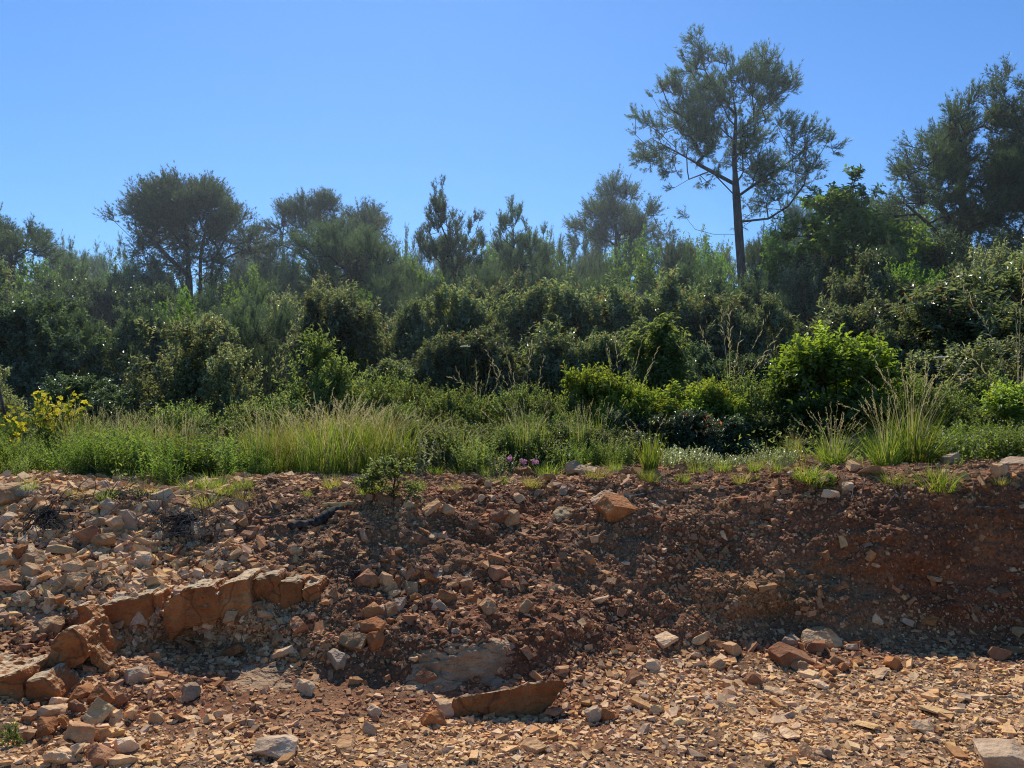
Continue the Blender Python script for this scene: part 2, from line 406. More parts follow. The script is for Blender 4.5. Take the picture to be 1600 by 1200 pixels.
me = mesh_arrays('ground', P.reshape(-1, 3), quads=quads, color=np.clip(soil, .01, .8).reshape(-1, 3), smooth=True)
g = obj('ground', me, M['soil']); props(g, kind='structure', label='red stony ground rising as a dug bank to the scrub')

# ------------------------------------------------------------------ gravel
def sample_ground(n, wfun, umin=-450, umax=2040):
    """n points on the visible ground, as many to the area as wfun allows"""
    c0, c1 = np.searchsorted(S, [(umin - 800) / F, (umax - 800) / F]); c1 = min(c1, nC - 1)
    r0, r1 = 9, n_front + 9
    A = P[r0:r1, c0:c1]; B = P[r0:r1, c0 + 1:c1 + 1]; C_ = P[r0 + 1:r1 + 1, c0:c1]
    area = np.linalg.norm(np.cross(B - A, C_ - A), axis=-1)
    w = area * wfun(Uu[r0:r1, c0:c1], Vv[r0:r1, c0:c1], A)
    cdf = np.cumsum(w.ravel()); cdf /= cdf[-1]
    k = np.searchsorted(cdf, rng.random(n))
    j, i = np.unravel_index(k, w.shape); j += r0; i += c0
    a, b = rng.random(n)[:, None], rng.random(n)[:, None]
    p = (P[j, i] * (1 - a) + P[j, i + 1] * a) * (1 - b) + (P[j + 1, i] * (1 - a) + P[j + 1, i + 1] * a) * b
    return p, TN[j, i], Uu[j, i], Vv[j, i]

def frames(nrm, tilt):
    n = len(nrm)
    nn = norm(nrm + rng.normal(0, 1, (n, 3)) * tilt[:, None] if np.ndim(tilt) else nrm + rng.normal(0, 1, (n, 3)) * tilt)
    t = norm(np.cross(nn, rng.normal(0, 1, (n, 3)))); b = np.cross(nn, t)
    return t, b, nn

PAL = np.array([[.66, .52, .39], [.46, .34, .21], [.40, .27, .15], [.56, .46, .32], [.34, .21, .115], [.30, .25, .21], [.50, .37, .19], [.42, .33, .24]])
def stone_colors(n, u, v, p):
    c = PAL[rng.choice(len(PAL), n, p=[.14, .2, .18, .14, .12, .07, .08, .07])]
    c = c * rng.uniform(.75, 1.3, (n, 1)) * np.array([1.46, 1.17, .85])
    r, o = redness(u, v, p)
    k = (np.clip(r * 1.15 + .05, 0, 1) * rng.random(n) ** .38 * .96)[:, None]
    c = c * (1 - k) + np.array([.27, .103, .044]) * rng.uniform(.6, 1.5, (n, 1)) * k
    k = (o * .6)[:, None]
    c = c * (1 - k) + np.array([.34, .19, .08]) * k
    return np.clip(c * np.minimum(1, .72 / np.maximum(c.max(1), .01))[:, None], .02, .72)

def chips(n, wfun, rmin, rmax, power, faces8=False):
    p, nr, u, v = sample_ground(n, wfun)
    q = rng.random(n)
    a = 1 - power
    r = (rmin ** a + q * (rmax ** a - rmin ** a)) ** (1 / a)
    r = r * (.75 + .25 * smoothstep(3, 5.5, p[:, 1]))
    t, b, nn = frames(norm(nr + np.array([0, 0, .35])), .26 + .25 * (nr[:, 2] < .85))
    sx = r * rng.uniform(.75, 1.0, n) * (1 + .9 * rng.random(n) ** 2.5); sy = r * rng.uniform(.55, 1.0, n); sz = r * rng.uniform(.25, .75, n)
    if faces8:
        base = np.array([[1, 0, 0], [0, 1, 0], [-1, 0, 0], [0, -1, 0], [0, 0, 1], [0, 0, -1]], float)
        tri = np.array([[0, 1, 4], [1, 2, 4], [2, 3, 4], [3, 0, 4], [1, 0, 5], [2, 1, 5], [3, 2, 5], [0, 3, 5]])
    else:
        base = np.array([[x, y, z] for z in (-1, 1) for y in (-1, 1) for x in (-1, 1)], float) * .8
        tri = np.array([[0, 2, 3], [0, 3, 1], [4, 5, 7], [4, 7, 6], [0, 1, 5], [0, 5, 4], [2, 6, 7], [2, 7, 3], [0, 4, 6], [0, 6, 2], [1, 3, 7], [1, 7, 5]])
    k = len(base)
    vloc = base[None] + rng.normal(0, .24, (n, k, 3))
    vloc = vloc * np.stack([sx, sy, sz], -1)[:, None, :]
    o = p + nn * (sz * (rng.uniform(-.1, .7, n) - .55 * (nr[:, 2] < .86)))[:, None]
    V = o[:, None] + vloc[..., :1] * t[:, None] + vloc[..., 1:2] * b[:, None] + vloc[..., 2:] * nn[:, None]
    T = tri[None] + (np.arange(n) * k)[:, None, None]
    c = stone_colors(n, u, v, p)
    return V.reshape(-1, 3), T.reshape(-1, 3), np.repeat(c, k, 0)

def w_mid(u, v, p):
    n = fbm(p, 2.3, 3, 31)
    w = 1.0 + 1.5 * smoothstep(0, 1, n)
    w *= np.where(v < 742, .35, 1.0)
    bed = np.exp(-((u - 720) / 110) ** 2 - ((v - 1030) / 42) ** 2) + np.exp(-((u - 400) / 90) ** 2 - ((v - 1060) / 30) ** 2)
    w *= 1 - .8 * np.clip(bed, 0, 1)
    w *= 1 - .55 * smoothstep(1150, 1400, u) * smoothstep(760, 800, v) * (1 - smoothstep(900, 960, v))
    return np.clip(w, .05, None)
def w_low(u, v, p):
    w = w_mid(u, v, p)
    left = (1 - smoothstep(280, 430, u)) * (1 - smoothstep(920, 1040, v)) * 4.5
    heap = np.exp(-((u - 660) / 110) ** 2 - ((v - 915) / 45) ** 2) * 1.5 + np.exp(-((u - 150) / 120) ** 2 - ((v - 1140) / 50) ** 2) * 1.2
    foot = np.exp(-((u - 1050) / 160) ** 2 - ((v - 1050) / 40) ** 2) * 1.0 + np.exp(-((u - 950) / 250) ** 2 - ((v - 750) / 20) ** 2) * 1.2
    return w * (.45 + left + heap + foot)
def w_mid2(u, v, p):
    return w_mid(u, v, p) * (1 - .6 * smoothstep(1000, 1150, u) * smoothstep(765, 800, v) * (1 - smoothstep(930, 985, v)))
def w_floor(u, v, p):
    fl = smoothstep(1000, 1060, v + (u < 1000) * (1000 - u) * -.16)
    left = (1 - smoothstep(260, 480, u)) * 1.0
    return w_mid2(u, v, p) * np.clip(.22 + .78 * fl + left, 0, 1)
def w_mid3(u, v, p):
    return w_mid(u, v, p) * (.35 + np.clip(fbm(p, 1.5, 3, 71) * 2.2 + .3, 0, 1.7))
parts = [chips(170000, w_mid, .0035, .010, 2.0, True), chips(30000, w_mid3, .009, .018, 3.0), chips(30000, w_floor, .011, .027, 2.6), chips(7200, w_low, .022, .048, 2.6)]
Vs, Ts, Cs, off = [], [], [], 0
for V, T, c in parts:
    Vs.append(V); Ts.append(T + off); Cs.append(c); off += len(V)
me = mesh_arrays('gravel', np.concatenate(Vs), tris=np.concatenate(Ts), color=np.concatenate(Cs))
g = obj('gravel', me, M['gravel']); props(g, label='loose tan and red-brown gravel covering the bank and floor', cat='gravel', kind='stuff')

# ------------------------------------------------------------------ rocks
def rock_mesh(name, dims, seed, cuts=7, rough=.02, sub=2, bev=.035):
    """an angular broken stone: a block trimmed by random planes, edges worn, faces weathered"""
    r = random.Random(seed)
    bm = bmesh.new()
    bmesh.ops.create_cube(bm, size=2)
    for _ in range(cuts):
        n = Vector((r.gauss(0, 1), r.gauss(0, 1), r.gauss(0, .8))).normalized()
        d = r.uniform(.72, 1.02)
        res = bmesh.ops.bisect_plane(bm, geom=bm.verts[:] + bm.edges[:] + bm.faces[:], plane_co=n * d, plane_no=n, clear_outer=True)
        ed = [e for e in res['geom_cut'] if isinstance(e, bmesh.types.BMEdge)]
        if ed: bmesh.ops.contextual_create(bm, geom=ed)
    bmesh.ops.remove_doubles(bm, verts=bm.verts, dist=.02)
    for v in bm.verts: v.co = Vector((v.co.x * dims[0], v.co.y * dims[1], v.co.z * dims[2]))
    mx = max(dims)
    bmesh.ops.recalc_face_normals(bm, faces=bm.faces)
    bmesh.ops.bevel(bm, geom=bm.edges[:], offset=bev * mx, segments=1, profile=.5, affect='EDGES', clamp_overlap=True)
    bmesh.ops.triangulate(bm, faces=bm.faces)
    for _ in range(sub):
        long = [e for e in bm.edges if e.calc_length() > .22 * mx]
        if long: bmesh.ops.subdivide_edges(bm, edges=long, cuts=1, use_grid_fill=False)
        bmesh.ops.triangulate(bm, faces=bm.faces)
    bmesh.ops.recalc_face_normals(bm, faces=bm.faces)
    bm.normal_update()
    co = np.array([v.co[:] for v in bm.verts]); nm = np.array([v.normal[:] for v in bm.verts])
    d = fbm(co / mx, 2.2, 4, seed) * rough * mx + np.round(fbm(co / mx, 1.3, 2, seed + 5) * 3) / 3 * rough * .5 * mx
    for v, k, n in zip(bm.verts, d, nm): v.co += Vector(n * k)
    me = bpy.data.meshes.new(name); bm.to_mesh(me); bm.free()
    return me

KINDS = {'block': (1, .75, .6), 'slab': (1, .7, .2), 'flat': (1, .8, .12), 'wedge': (1, .6, .42), 'chunk': (.9, .8, .75), 'shard': (1, .42, .22)}
PROTO = {}
for kd, dm in KINDS.items():
    for q in range(4):
        PROTO[kd, q] = rock_mesh('rock_' + kd, dm, 100 + q * 13 + len(kd) * 7 + hash(kd[0]) % 1, cuts={'flat': 9, 'slab': 10, 'block': 9, 'wedge': 11, 'chunk': 14, 'shard': 9}[kd], rough=.04)
MATMESH = {}
def proto(kd, q, mat):
    key = (kd, q, mat)
    if key not in MATMESH:
        m = PROTO[kd, q].copy(); m.materials.clear(); m.materials.append(M[mat]); MATMESH[key] = m
    return MATMESH[key]

def rock(u, v, w, h, kd, mat, label, name='rock', cat='rock', group=None, roll=None, yaw=None, pitch=None, sink=.25):
    """a stone of about w x h photo pixels standing on the ground at (u, v)"""
    pt, nr = place(u, v + h * .30)
    px = pt[1] / F
    W, H = w * px, h * px
    dm = KINDS[kd]
    s = W / 2 / dm[0] * 1.02
    o = bpy.data.objects.new(name, proto(kd, int(rng.integers(4)), mat)); COL.objects.link(o)
    sz = max(H / 2 / max(dm[2], .28), s * .25)
    sz = min(sz, s * 2.2)
    o.scale = (s, s * rng.uniform(.85, 1.1), sz)
    up = Vector(norm(nr * .55 + np.array([0, 0, .45]) + rng.normal(0, .10, 3)))
    q = up.to_track_quat('Z', 'Y').to_matrix().to_4x4()
    yw = rng.uniform(-.5, .5) if yaw is None else yaw
    rl = rng.normal(0, .16) if roll is None else roll
    pc = rng.normal(.0, .16) if pitch is None else pitch
    R = q @ Matrix.Rotation(pc, 4, 'X') @ Matrix.Rotation(rl, 4, 'Y') @ Matrix.Rotation(yw, 4, 'Z')
    o.rotation_euler = R.to_euler()
    o.location = Vector(pt) + Vector((0, 0, H * (.5 - sink))) + Vector((0, .06 * W, 0))
    props(o, label, cat, group)
    return o

HERO = [
 # u, v, w, h, shape, material, label, extra
 (8, 772, 62, 42, 'block', 'tan', 'squared tan block at the far end of the bank top', {}),
 (46, 770, 48, 17, 'slab', 'grey', 'pale grey slab lying beside the squared tan block on the bank top', {}),
 (160, 757, 24, 14, 'block', 'pale', 'small whitish block perched on the bank lip below the herbs', {}),
 (128, 762, 36, 11, 'slab', 'tan', 'thin tan slab flat on the bank lip beside the whitish block', {}),
 (182, 819, 42, 34, 'slab', 'pale', 'pale slab tilted steeply among the rubble beside the dark root tangle', dict(roll=.75, pitch=.5)),
 (203, 815, 26, 42, 'chunk', 'grey', 'grey stone standing upright behind the tilted pale slab', {}),
 (163, 846, 38, 19, 'block', 'tan', 'tan block lying just under the tilted pale slab', {}),
 (47, 790, 30, 24, 'wedge', 'tan', 'tan wedge under the pale grey slab', {}),
 (62, 798, 24, 28, 'chunk', 'tan', 'tan chunk on end next to the dark drooping root tuft', {}),
 (215, 792, 42, 14, 'slab', 'tan', 'long tan slab above the upright grey stone', dict(roll=-.2)),
 (256, 780, 36, 24, 'block', 'pale', 'pale lumpy block above the root tangle', {}),
 (255, 825, 28, 14, 'flat', 'grey', 'light grey flat stone held in the root tangle', {}),
 (263, 860, 46, 14, 'slab', 'brown', 'reddish slab ledge just under the root tangle', {}),
 (212, 874, 52, 24, 'wedge', 'pale', 'pale wedge jutting over the red hollow', dict(roll=.25)),
 (56, 876, 40, 28, 'block', 'tan', 'broad tan block mid slope with a smaller one under it', {}),
 (57, 893, 34, 20, 'block', 'tan', 'lower tan block tucked under the broad one', {}),
 (95, 860, 40, 20, 'slab', 'yellow', 'sunlit yellowish slab on the rubble slope', dict(roll=.3)),
 (122, 907, 38, 30, 'slab', 'tan', 'tan slab tipped down the slope above the orange ledge', dict(roll=.2, pitch=.5)),
 (118, 886, 30, 14, 'block', 'tan', 'squarish tan stone on top of the tipped slab', {}),
 (144, 885, 20, 22, 'chunk', 'tan', 'small tan cube beside the squarish tan stone', {}),
 (30, 866, 26, 28, 'wedge', 'orange', 'orange wedge in the rubble near the broad tan block', {}),
 (10, 872, 34, 24, 'block', 'tan', 'tan block partly cut off by the photo edge, mid slope', {}),
 (15, 918, 40, 22, 'slab', 'brown', 'brown slab at the photo edge above the bare grey hollow', {}),
 (92, 937, 36, 16, 'shard', 'orange', 'orange shard above the leaning slab', {}),
 (72, 978, 36, 26, 'chunk', 'tan', 'lone tan chunk above the tall orange block', {}),
 (60, 996, 26, 14, 'shard', 'brown', 'thin brown shard just below the lone tan chunk', {}),
 (958, 792, 56, 30, 'block', 'orange', 'largest orange-tan block on the upper slope below the grass tuft', dict(roll=.2)),
 (944, 778, 42, 16, 'slab', 'pale', 'pale slab leaning on the largest orange-tan block', {}),
 (776, 810, 32, 28, 'wedge', 'brown', 'brown wedge of a pair standing on the upper slope', dict(roll=-.5)),
 (801, 808, 28, 32, 'chunk', 'tan', 'tan upright stone of a pair standing on the upper slope', {}),
 (676, 794, 30, 17, 'slab', 'tan', 'tan slab tipped beside the grey-green seedling shrub', dict(roll=-.5)),
 (652, 790, 14, 24, 'shard', 'tan', 'narrow tan stone upright near the seedling shrub', dict(roll=1.2)),
 (880, 802, 34, 10, 'flat', 'yellow', 'pale yellow flat stone on the upper slope', {}),
 (736, 823, 24, 14, 'block', 'brown', 'brown block alone on the upper slope under the seedling shrub', {}),
 (820, 949, 20, 24, 'block', 'tan', 'small tan block standing on the red mid slope', dict(roll=.4)),
 (737, 937, 20, 16, 'block', 'orange', 'small orange block at the edge of the central rubble heap', {}),
 (731, 915, 22, 22, 'chunk', 'tan', 'tan chunk at the top of the central rubble heap', {}),
 (938, 938, 30, 12, 'slab', 'pale', 'pale slab on the dark red slope right of the small tan block', dict(roll=-.3)),
 (895, 731, 24, 22, 'block', 'grey', 'tallest grey stone upright on the bank lip beside the tussock', dict(roll=.9)),
 (915, 735, 34, 12, 'slab', 'grey', 'dark grey slab beside the tall grey lip stone', dict(roll=.3)),
 (862, 748, 36, 12, 'shard', 'tan', 'long tan shard lying across the lip below the pink flowers', dict(roll=-.3)),
 (818, 737, 28, 14, 'block', 'brown', 'brown lip stone just under the pink flowers', {}),
 (1135, 836, 16, 26, 'slab', 'pale', 'pale slab on edge in the dark red bank', dict(roll=1.2)),
 (1296, 772, 26, 13, 'block', 'pale', 'whitish stone below the small bright sprig on the bank', {}),
 (1285, 752, 30, 15, 'shard', 'pale', 'pale shard slanting up beside the small bright sprig', dict(roll=-.8)),
 (1326, 760, 20, 12, 'chunk', 'pale', 'little whitish stone uphill of the small bright sprig', {}),
 (1368, 738, 52, 16, 'slab', 'tan', 'broad tan slab at the bank lip under the large tussock', {}),
 (1481, 719, 26, 17, 'chunk', 'grey', 'rounded grey stone on the lip above the hanging grass', {}),
 (1512, 744, 24, 24, 'slab', 'tan', 'tan slab standing beside the hanging grass', dict(roll=1.0)),
 (1540, 712, 34, 18, 'shard', 'pale', 'pale shard propped on the lip under the yellow-green bush', dict(roll=-.7)),
 (1560, 735, 26, 22, 'block', 'tan', 'tan block at the corner of the lip near the photo edge', {}),
 (1585, 722, 36, 12, 'slab', 'grey', 'grey slab along the lip at the photo edge', {}),
 (478, 1074, 38, 24, 'wedge', 'pale', 'pale pointed stone alone below the end of the orange ledge', {}),
 (300, 1079, 38, 26, 'wedge', 'grey', 'grey stone below the middle of the orange ledge', dict(roll=-.2)),
 (213, 1056, 34, 26, 'block', 'grey', 'grey-topped orange-sided block in the hollow under the ledge', {}),
 (346, 1018, 40, 24, 'slab', 'orange', 'orange slab tilted below the ledge blocks', dict(roll=-.3)),
 (435, 1021, 30, 18, 'slab', 'pale', 'pale slab under the right end of the ledge', dict(roll=-.3)),
 (410, 962, 24, 16, 'wedge', 'tan', 'tan wedge at the foot of the cracked ledge block', {}),
 (463, 977, 34, 22, 'wedge', 'brown', 'brown wedge leaning at the right end of the ledge', dict(roll=.4)),
 (576, 978, 56, 20, 'shard', 'orange', 'long orange shard slanting beside the dark crevice', dict(roll=-.35)),
 (586, 1000, 28, 30, 'chunk', 'orange', 'orange chunk below the long orange shard', {}),
 (580, 957, 34, 24, 'block', 'orange', 'orange block above the long orange shard', {}),
 (600, 905, 32, 22, 'block', 'tan', 'tan block at the top of the central heap beside the crevice', {}),
 (572, 905, 34, 24, 'block', 'brown', 'brown block next to the dark root stub', {}),
 (640, 920, 30, 22, 'block', 'tan', 'tan block in the middle of the central heap', dict(roll=.6)),
 (622, 945, 28, 20, 'slab', 'grey', 'grey slab low in the central heap', dict(roll=-.5)),
 (690, 948, 24, 22, 'slab', 'grey', 'grey slab on edge at the lower end of the central heap', dict(roll=.9)),
 (544, 1003, 50, 24, 'wedge', 'tan', 'tan wedge lying under the orange chunk', {}),
 (525, 1028, 36, 26, 'slab', 'grey', 'grey slab tipped below the tan wedge', dict(roll=.5)),
 (664, 1058, 28, 30, 'wedge', 'brown', 'red-brown wedge stuck on the bare bedrock', dict(roll=-.9)),
 (696, 1106, 44, 24, 'chunk', 'pale', 'pale rounded stone against the end of the big orange slab', {}),
 (677, 1126, 34, 28, 'block', 'orange', 'orange-tan stone in front of the pale rounded one', {}),
 (430, 1166, 66, 28, 'chunk', 'grey', 'broad pale grey stone with rough top at the bottom', {}),
 (540, 1166, 52, 20, 'slab', 'tan', 'tan slab near the bottom beside the broad grey stone', {}),
 (833, 1168, 46, 18, 'slab', 'tan', 'tan slab on the sunlit gravel below the big orange slab', {}),
 (869, 1112, 38, 16, 'slab', 'brown', 'brown slab at the pointed end of the big orange slab', dict(roll=-.25)),
 (928, 1119, 28, 30, 'chunk', 'grey', 'grey egg-like stone standing on the gravel', dict(roll=.9)),
 (951, 1119, 24, 20, 'wedge', 'orange', 'orange wedge touching the grey egg-like stone', {}),
 (1040, 1001, 38, 16, 'slab', 'pale', 'pale slab at the foot of the shaded bank', {}),
 (1020, 1040, 24, 22, 'chunk', 'pale', 'pale chunk below the pale slab at the bank foot', {}),
 (990, 1058, 36, 20, 'slab', 'brown', 'brown slab where the red slope meets the gravel', {}),
 (1095, 1000, 36, 20, 'slab', 'tan', 'tan slab leaning at the foot of the dark bank', dict(roll=-.5)),
 (1148, 1016, 24, 24, 'chunk', 'tan', 'single tan chunk in the bank shade', {}),
 (1289, 1001, 74, 26, 'slab', 'tan', 'largest tan slab, tilted at the foot of the dark bank', dict(roll=.42, pitch=.5, yaw=.1)),
 (1233, 1028, 66, 28, 'block', 'brown', 'layered brown block beside the largest tilted slab', dict(roll=.42)),
 (1248, 1040, 30, 20, 'block', 'tan', 'tan block in front of the layered brown one', {}),
 (1233, 1004, 28, 17, 'wedge', 'grey', 'grey stone behind the layered brown block', {}),
 (1253, 1010, 14, 24, 'shard', 'orange', 'thin orange shard wedged beside the largest tilted slab', dict(roll=1.2)),
 (1274, 1012, 30, 20, 'chunk', 'brown', 'dark brown stone propping the largest tilted slab', {}),
 (1178, 1065, 32, 28, 'chunk', 'brown', 'brown rounded stone alone on the gravel below the bank', {}),
 (1280, 1070, 36, 14, 'shard', 'pale', 'pale shard on the sunlit gravel below the layered block', dict(roll=-.3)),
 (1210, 1080, 28, 10, 'flat', 'pale', 'pale flake beside the brown rounded stone', {}),
 (1356, 1133, 38, 14, 'flat', 'yellow', 'yellow triangular flake on the gravel', {}),
 (1465, 1112, 42, 14, 'flat', 'yellow', 'pale yellow flake, widest on the floor gravel', {}),
 (1443, 1136, 32, 14, 'block', 'pale', 'pale block just below the widest yellow flake', {}),
 (1187, 1155, 34, 12, 'slab', 'pale', 'whitish slab on the floor gravel', {}),
 (1232, 1148, 36, 11, 'slab', 'pale', 'pale lozenge slab uphill of the whitish one', {}),
 (1266, 1178, 38, 24, 'shard', 'tan', 'tan shard standing up out of the floor gravel', dict(roll=-.7)),
 (1290, 1177, 22, 15, 'wedge', 'grey', 'grey wedge behind the standing tan shard', {}),
 (1503, 1089, 26, 9, 'slab', 'grey', 'small flat-topped grey slab on the floor gravel', {}),
 (1561, 1023, 32, 20, 'block', 'brown', 'brown block where the gravel meets the shaded bank', {}),
 (1585, 1016, 36, 8, 'flat', 'orange', 'orange flake behind the brown block at the bank foot', {}),
 (1372, 1053, 34, 10, 'flat', 'pale', 'cream flake below the largest tilted slab', {}),
 (1580, 1194, 82, 40, 'chunk', 'grey', 'big pale grey boulder cut off by the photo corner', dict(sink=.1)),
 (1455, 970, 30, 14, 'slab', 'orange', 'orange slab resting at the foot of the dark bank', {}),
 (1470, 906, 30, 12, 'slab', 'tan', 'tan slab stuck halfway up the dark bank', {}),
 (1420, 972, 20, 12, 'wedge', 'grey', 'grey wedge beside the orange slab in the bank shade', {}),
 (1395, 1036, 40, 20, 'wedge', 'orange', 'orange wedge leading the gravel edge by the shade', {}),
 # heap in the near corner
 (126, 1083, 52, 24, 'wedge', 'orange', 'orange wedge at the top of the corner heap', {}),
 (158, 1091, 38, 24, 'block', 'orange', 'orange block with a lit edge topping the corner heap', dict(roll=.35)),
 (119, 1105, 26, 26, 'wedge', 'brown', 'brown triangular stone inside the corner heap', {}),
 (88, 1096, 30, 18, 'slab', 'pale', 'pale lumpy slab on the upper corner heap', dict(roll=.4)),
 (78, 1110, 48, 22, 'slab', 'pale', 'pale slab leaning in the corner heap', dict(roll=.3)),
 (100, 1125, 20, 46, 'slab', 'orange', 'thin orange slab on edge in the corner heap', dict(roll=1.25)),
 (148, 1119, 44, 38, 'slab', 'yellow', 'sunlit yellowish slab tilted in the corner heap', dict(roll=-.5, pitch=.5)),
 (168, 1115, 28, 26, 'chunk', 'tan', 'tan chunk beside the sunlit yellowish slab', {}),
 (70, 1137, 42, 26, 'block', 'orange', 'orange block at the outer edge of the corner heap', {}),
 (124, 1146, 50, 32, 'block', 'tan', 'largest tan block of the corner heap', {}),
 (157, 1150, 32, 24, 'wedge', 'orange', 'orange wedge against the largest tan block', {}),
 (100, 1163, 26, 26, 'slab', 'tan', 'tan slab leaning below the largest tan block', {}),
 (90, 1180, 44, 50, 'slab', 'pale', 'long pale slab pointing down out of the corner heap', dict(roll=.9, pitch=.5)),
 (158, 1182, 56, 26, 'wedge', 'brown', 'red-brown wedge below the corner heap', dict(roll=-.3)),
 (186, 1190, 42, 20, 'slab', 'tan', 'tan slab at the bottom beside the red-brown wedge', {}),
 (196, 1166, 34, 30, 'wedge', 'pale', 'whitish stone just outside the corner heap', {}),
 (182, 1143, 16, 28, 'shard', 'pale', 'narrow pale shard on end beside the corner heap', dict(roll=1.2)),
 (204, 1114, 22, 24, 'wedge', 'orange', 'orange triangle stone set apart from the corner heap', dict(roll=.9)),
 (186, 1092, 22, 26, 'wedge', 'brown', 'brown triangle stone behind the corner heap', {}),
 (40, 1150, 22, 16, 'chunk', 'tan', 'tan stone next to the small green plant in the corner', {}),
]
for (u, v, w, h, kd, mt, lb, ex) in HERO:
    rock(u, v, w, h, kd, mt, lb, **ex)

# hewn-looking blocks of the orange rock ledge: outline as seen, extruded into the bank
def block_mesh(name, outline, Y, depth, slope=.25, seed=1, taper=.92, rough=.012, back_up=0.0):
    bm = bmesh.new()
    fr = [bm.verts.new(at(u, v, (Y[0] + (Y[1] - Y[0]) * k) if isinstance(Y, tuple) else Y)) for (u, v), k in zip(outline, Kfrac(outline))]
    c = sum((v.co for v in fr), Vector()) / len(fr)
    zmid = c.z
    bk = []
    for v in fr:
        p = c + (v.co - c) * taper
        p.y += depth
        p.z += slope * depth * (1 if v.co.z > zmid else .3) + back_up
        bk.append(bm.verts.new(p))
    bm.faces.new(fr); bm.faces.new(list(reversed(bk)))
    n = len(fr)
    for i in range(n):
        bm.faces.new((fr[i], bk[i], bk[(i + 1) % n], fr[(i + 1) % n]))
    bmesh.ops.recalc_face_normals(bm, faces=bm.faces)
    bmesh.ops.bevel(bm, geom=bm.edges[:], offset=.008, segments=1, profile=.5, affect='EDGES', clamp_overlap=True)
    bmesh.ops.triangulate(bm, faces=bm.faces)
    for _ in range(5):
        long = [e for e in bm.edges if e.calc_length() > .022]
        if not long: break
        bmesh.ops.subdivide_edges(bm, edges=long, cuts=1)
        bmesh.ops.triangulate(bm, faces=bm.faces)
    bm.normal_update()
    co = np.array([v.co[:] for v in bm.verts]); nm = np.array([v.normal[:] for v in bm.verts])
    d = fbm(co, 5, 2, seed) * rough * 1.1 + np.round(fbm(co * np.array([1, 1, 2.2]), 7, 2, seed + 9) * 2.5) / 2.5 * rough * .9 + fbm(co * np.array([1, 1, 2.5]), 26, 3, seed + 3) * rough * .6 - np.clip(.10 - np.abs(vnoise(co * np.array([1.4, 1, .7]), 9, seed + 12)), 0, .1) * .06 - np.clip(fbm(co, 9, 2, seed + 31) - .5, 0, 1) * .02
    for v, k, q in zip(bm.verts, d, nm): v.co += Vector(q * k)
    me = bpy.data.meshes.new(name); bm.to_mesh(me); bm.free()
    for p in me.polygons: p.use_smooth = False
    return me
def Kfrac(outline):
    lo = min(p[0] for p in outline); hi = max(p[0] for p in outline)
    return [(p[0] - lo) / max(hi - lo, 1) for p in outline]

LEDGE = [
 ([(146,956),(158,946),(205,936),(233,927),(241,975),(215,992),(183,1008),(160,985)], (4.42,4.55), .34, 'long low orange block at the sloping end of the ledge'),
 ([(235,929),(251,926),(258,990),(246,986),(241,972)], (4.58,4.6), .3, 'narrow orange sliver between two ledge blocks'),
 ([(254,950),(268,932),(290,920),(333,912),(345,967),(310,974),(283,984),(262,1010)], (4.50,4.58), .36, 'largest tan ledge block with a smooth face and pale top'),
 ([(337,916),(362,906),(388,902),(397,968),(345,969)], (4.60,4.66), .36, 'square rust-orange ledge block beside the smooth tan one'),
 ([(394,908),(433,898),(438,950),(400,956)], (4.74,4.76), .3, 'cracked rust-orange ledge block with dark joints'),
 ([(437,912),(467,910),(470,962),(442,954)], (4.76,4.78), .3, 'dark orange ledge block next to the cracked one'),
 ([(469,920),(495,912),(501,934),(476,964)], (4.76,4.8), .28, 'small orange block that ends the ledge'),
 ([(114,950),(127,944),(140,952),(181,1010),(177,1035),(150,1020),(124,992)], (4.22,4.32), .16, 'orange slab leaning down against the ledge end'),
 ([(133,1012),(144,1010),(172,1042),(165,1054),(140,1038)], (4.08,4.1), .14, 'small pinkish slab under the leaning slab'),
 ([(66,1046),(80,1008),(108,983),(130,1000),(135,1032),(112,1046),(88,1060)], (3.92,4.02), .34, 'tall rust-orange block with a peaked top'),
 ([(-70,1040),(0,1058),(31,1048),(36,1088),(8,1118),(-60,1112)], (3.62,3.72), .34, 'tan-topped orange block cut off by the photo edge'),
 ([(38,1068),(66,1058),(92,1084),(90,1098),(42,1098)], (3.72,3.76), .24, 'low rust-orange block below the peaked one'),
]
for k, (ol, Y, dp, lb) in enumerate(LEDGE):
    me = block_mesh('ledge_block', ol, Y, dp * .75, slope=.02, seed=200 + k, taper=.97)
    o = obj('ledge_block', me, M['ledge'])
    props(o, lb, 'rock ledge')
# the big slab standing in the hollow and the bare bedrock above it
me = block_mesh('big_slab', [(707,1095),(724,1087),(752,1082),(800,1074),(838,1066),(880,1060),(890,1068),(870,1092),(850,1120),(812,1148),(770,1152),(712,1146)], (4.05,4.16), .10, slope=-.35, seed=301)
o = obj('rock_slab', me, M['slab']); props(o, 'big orange slab standing in the shaded hollow with a sunlit top edge', 'rock slab')

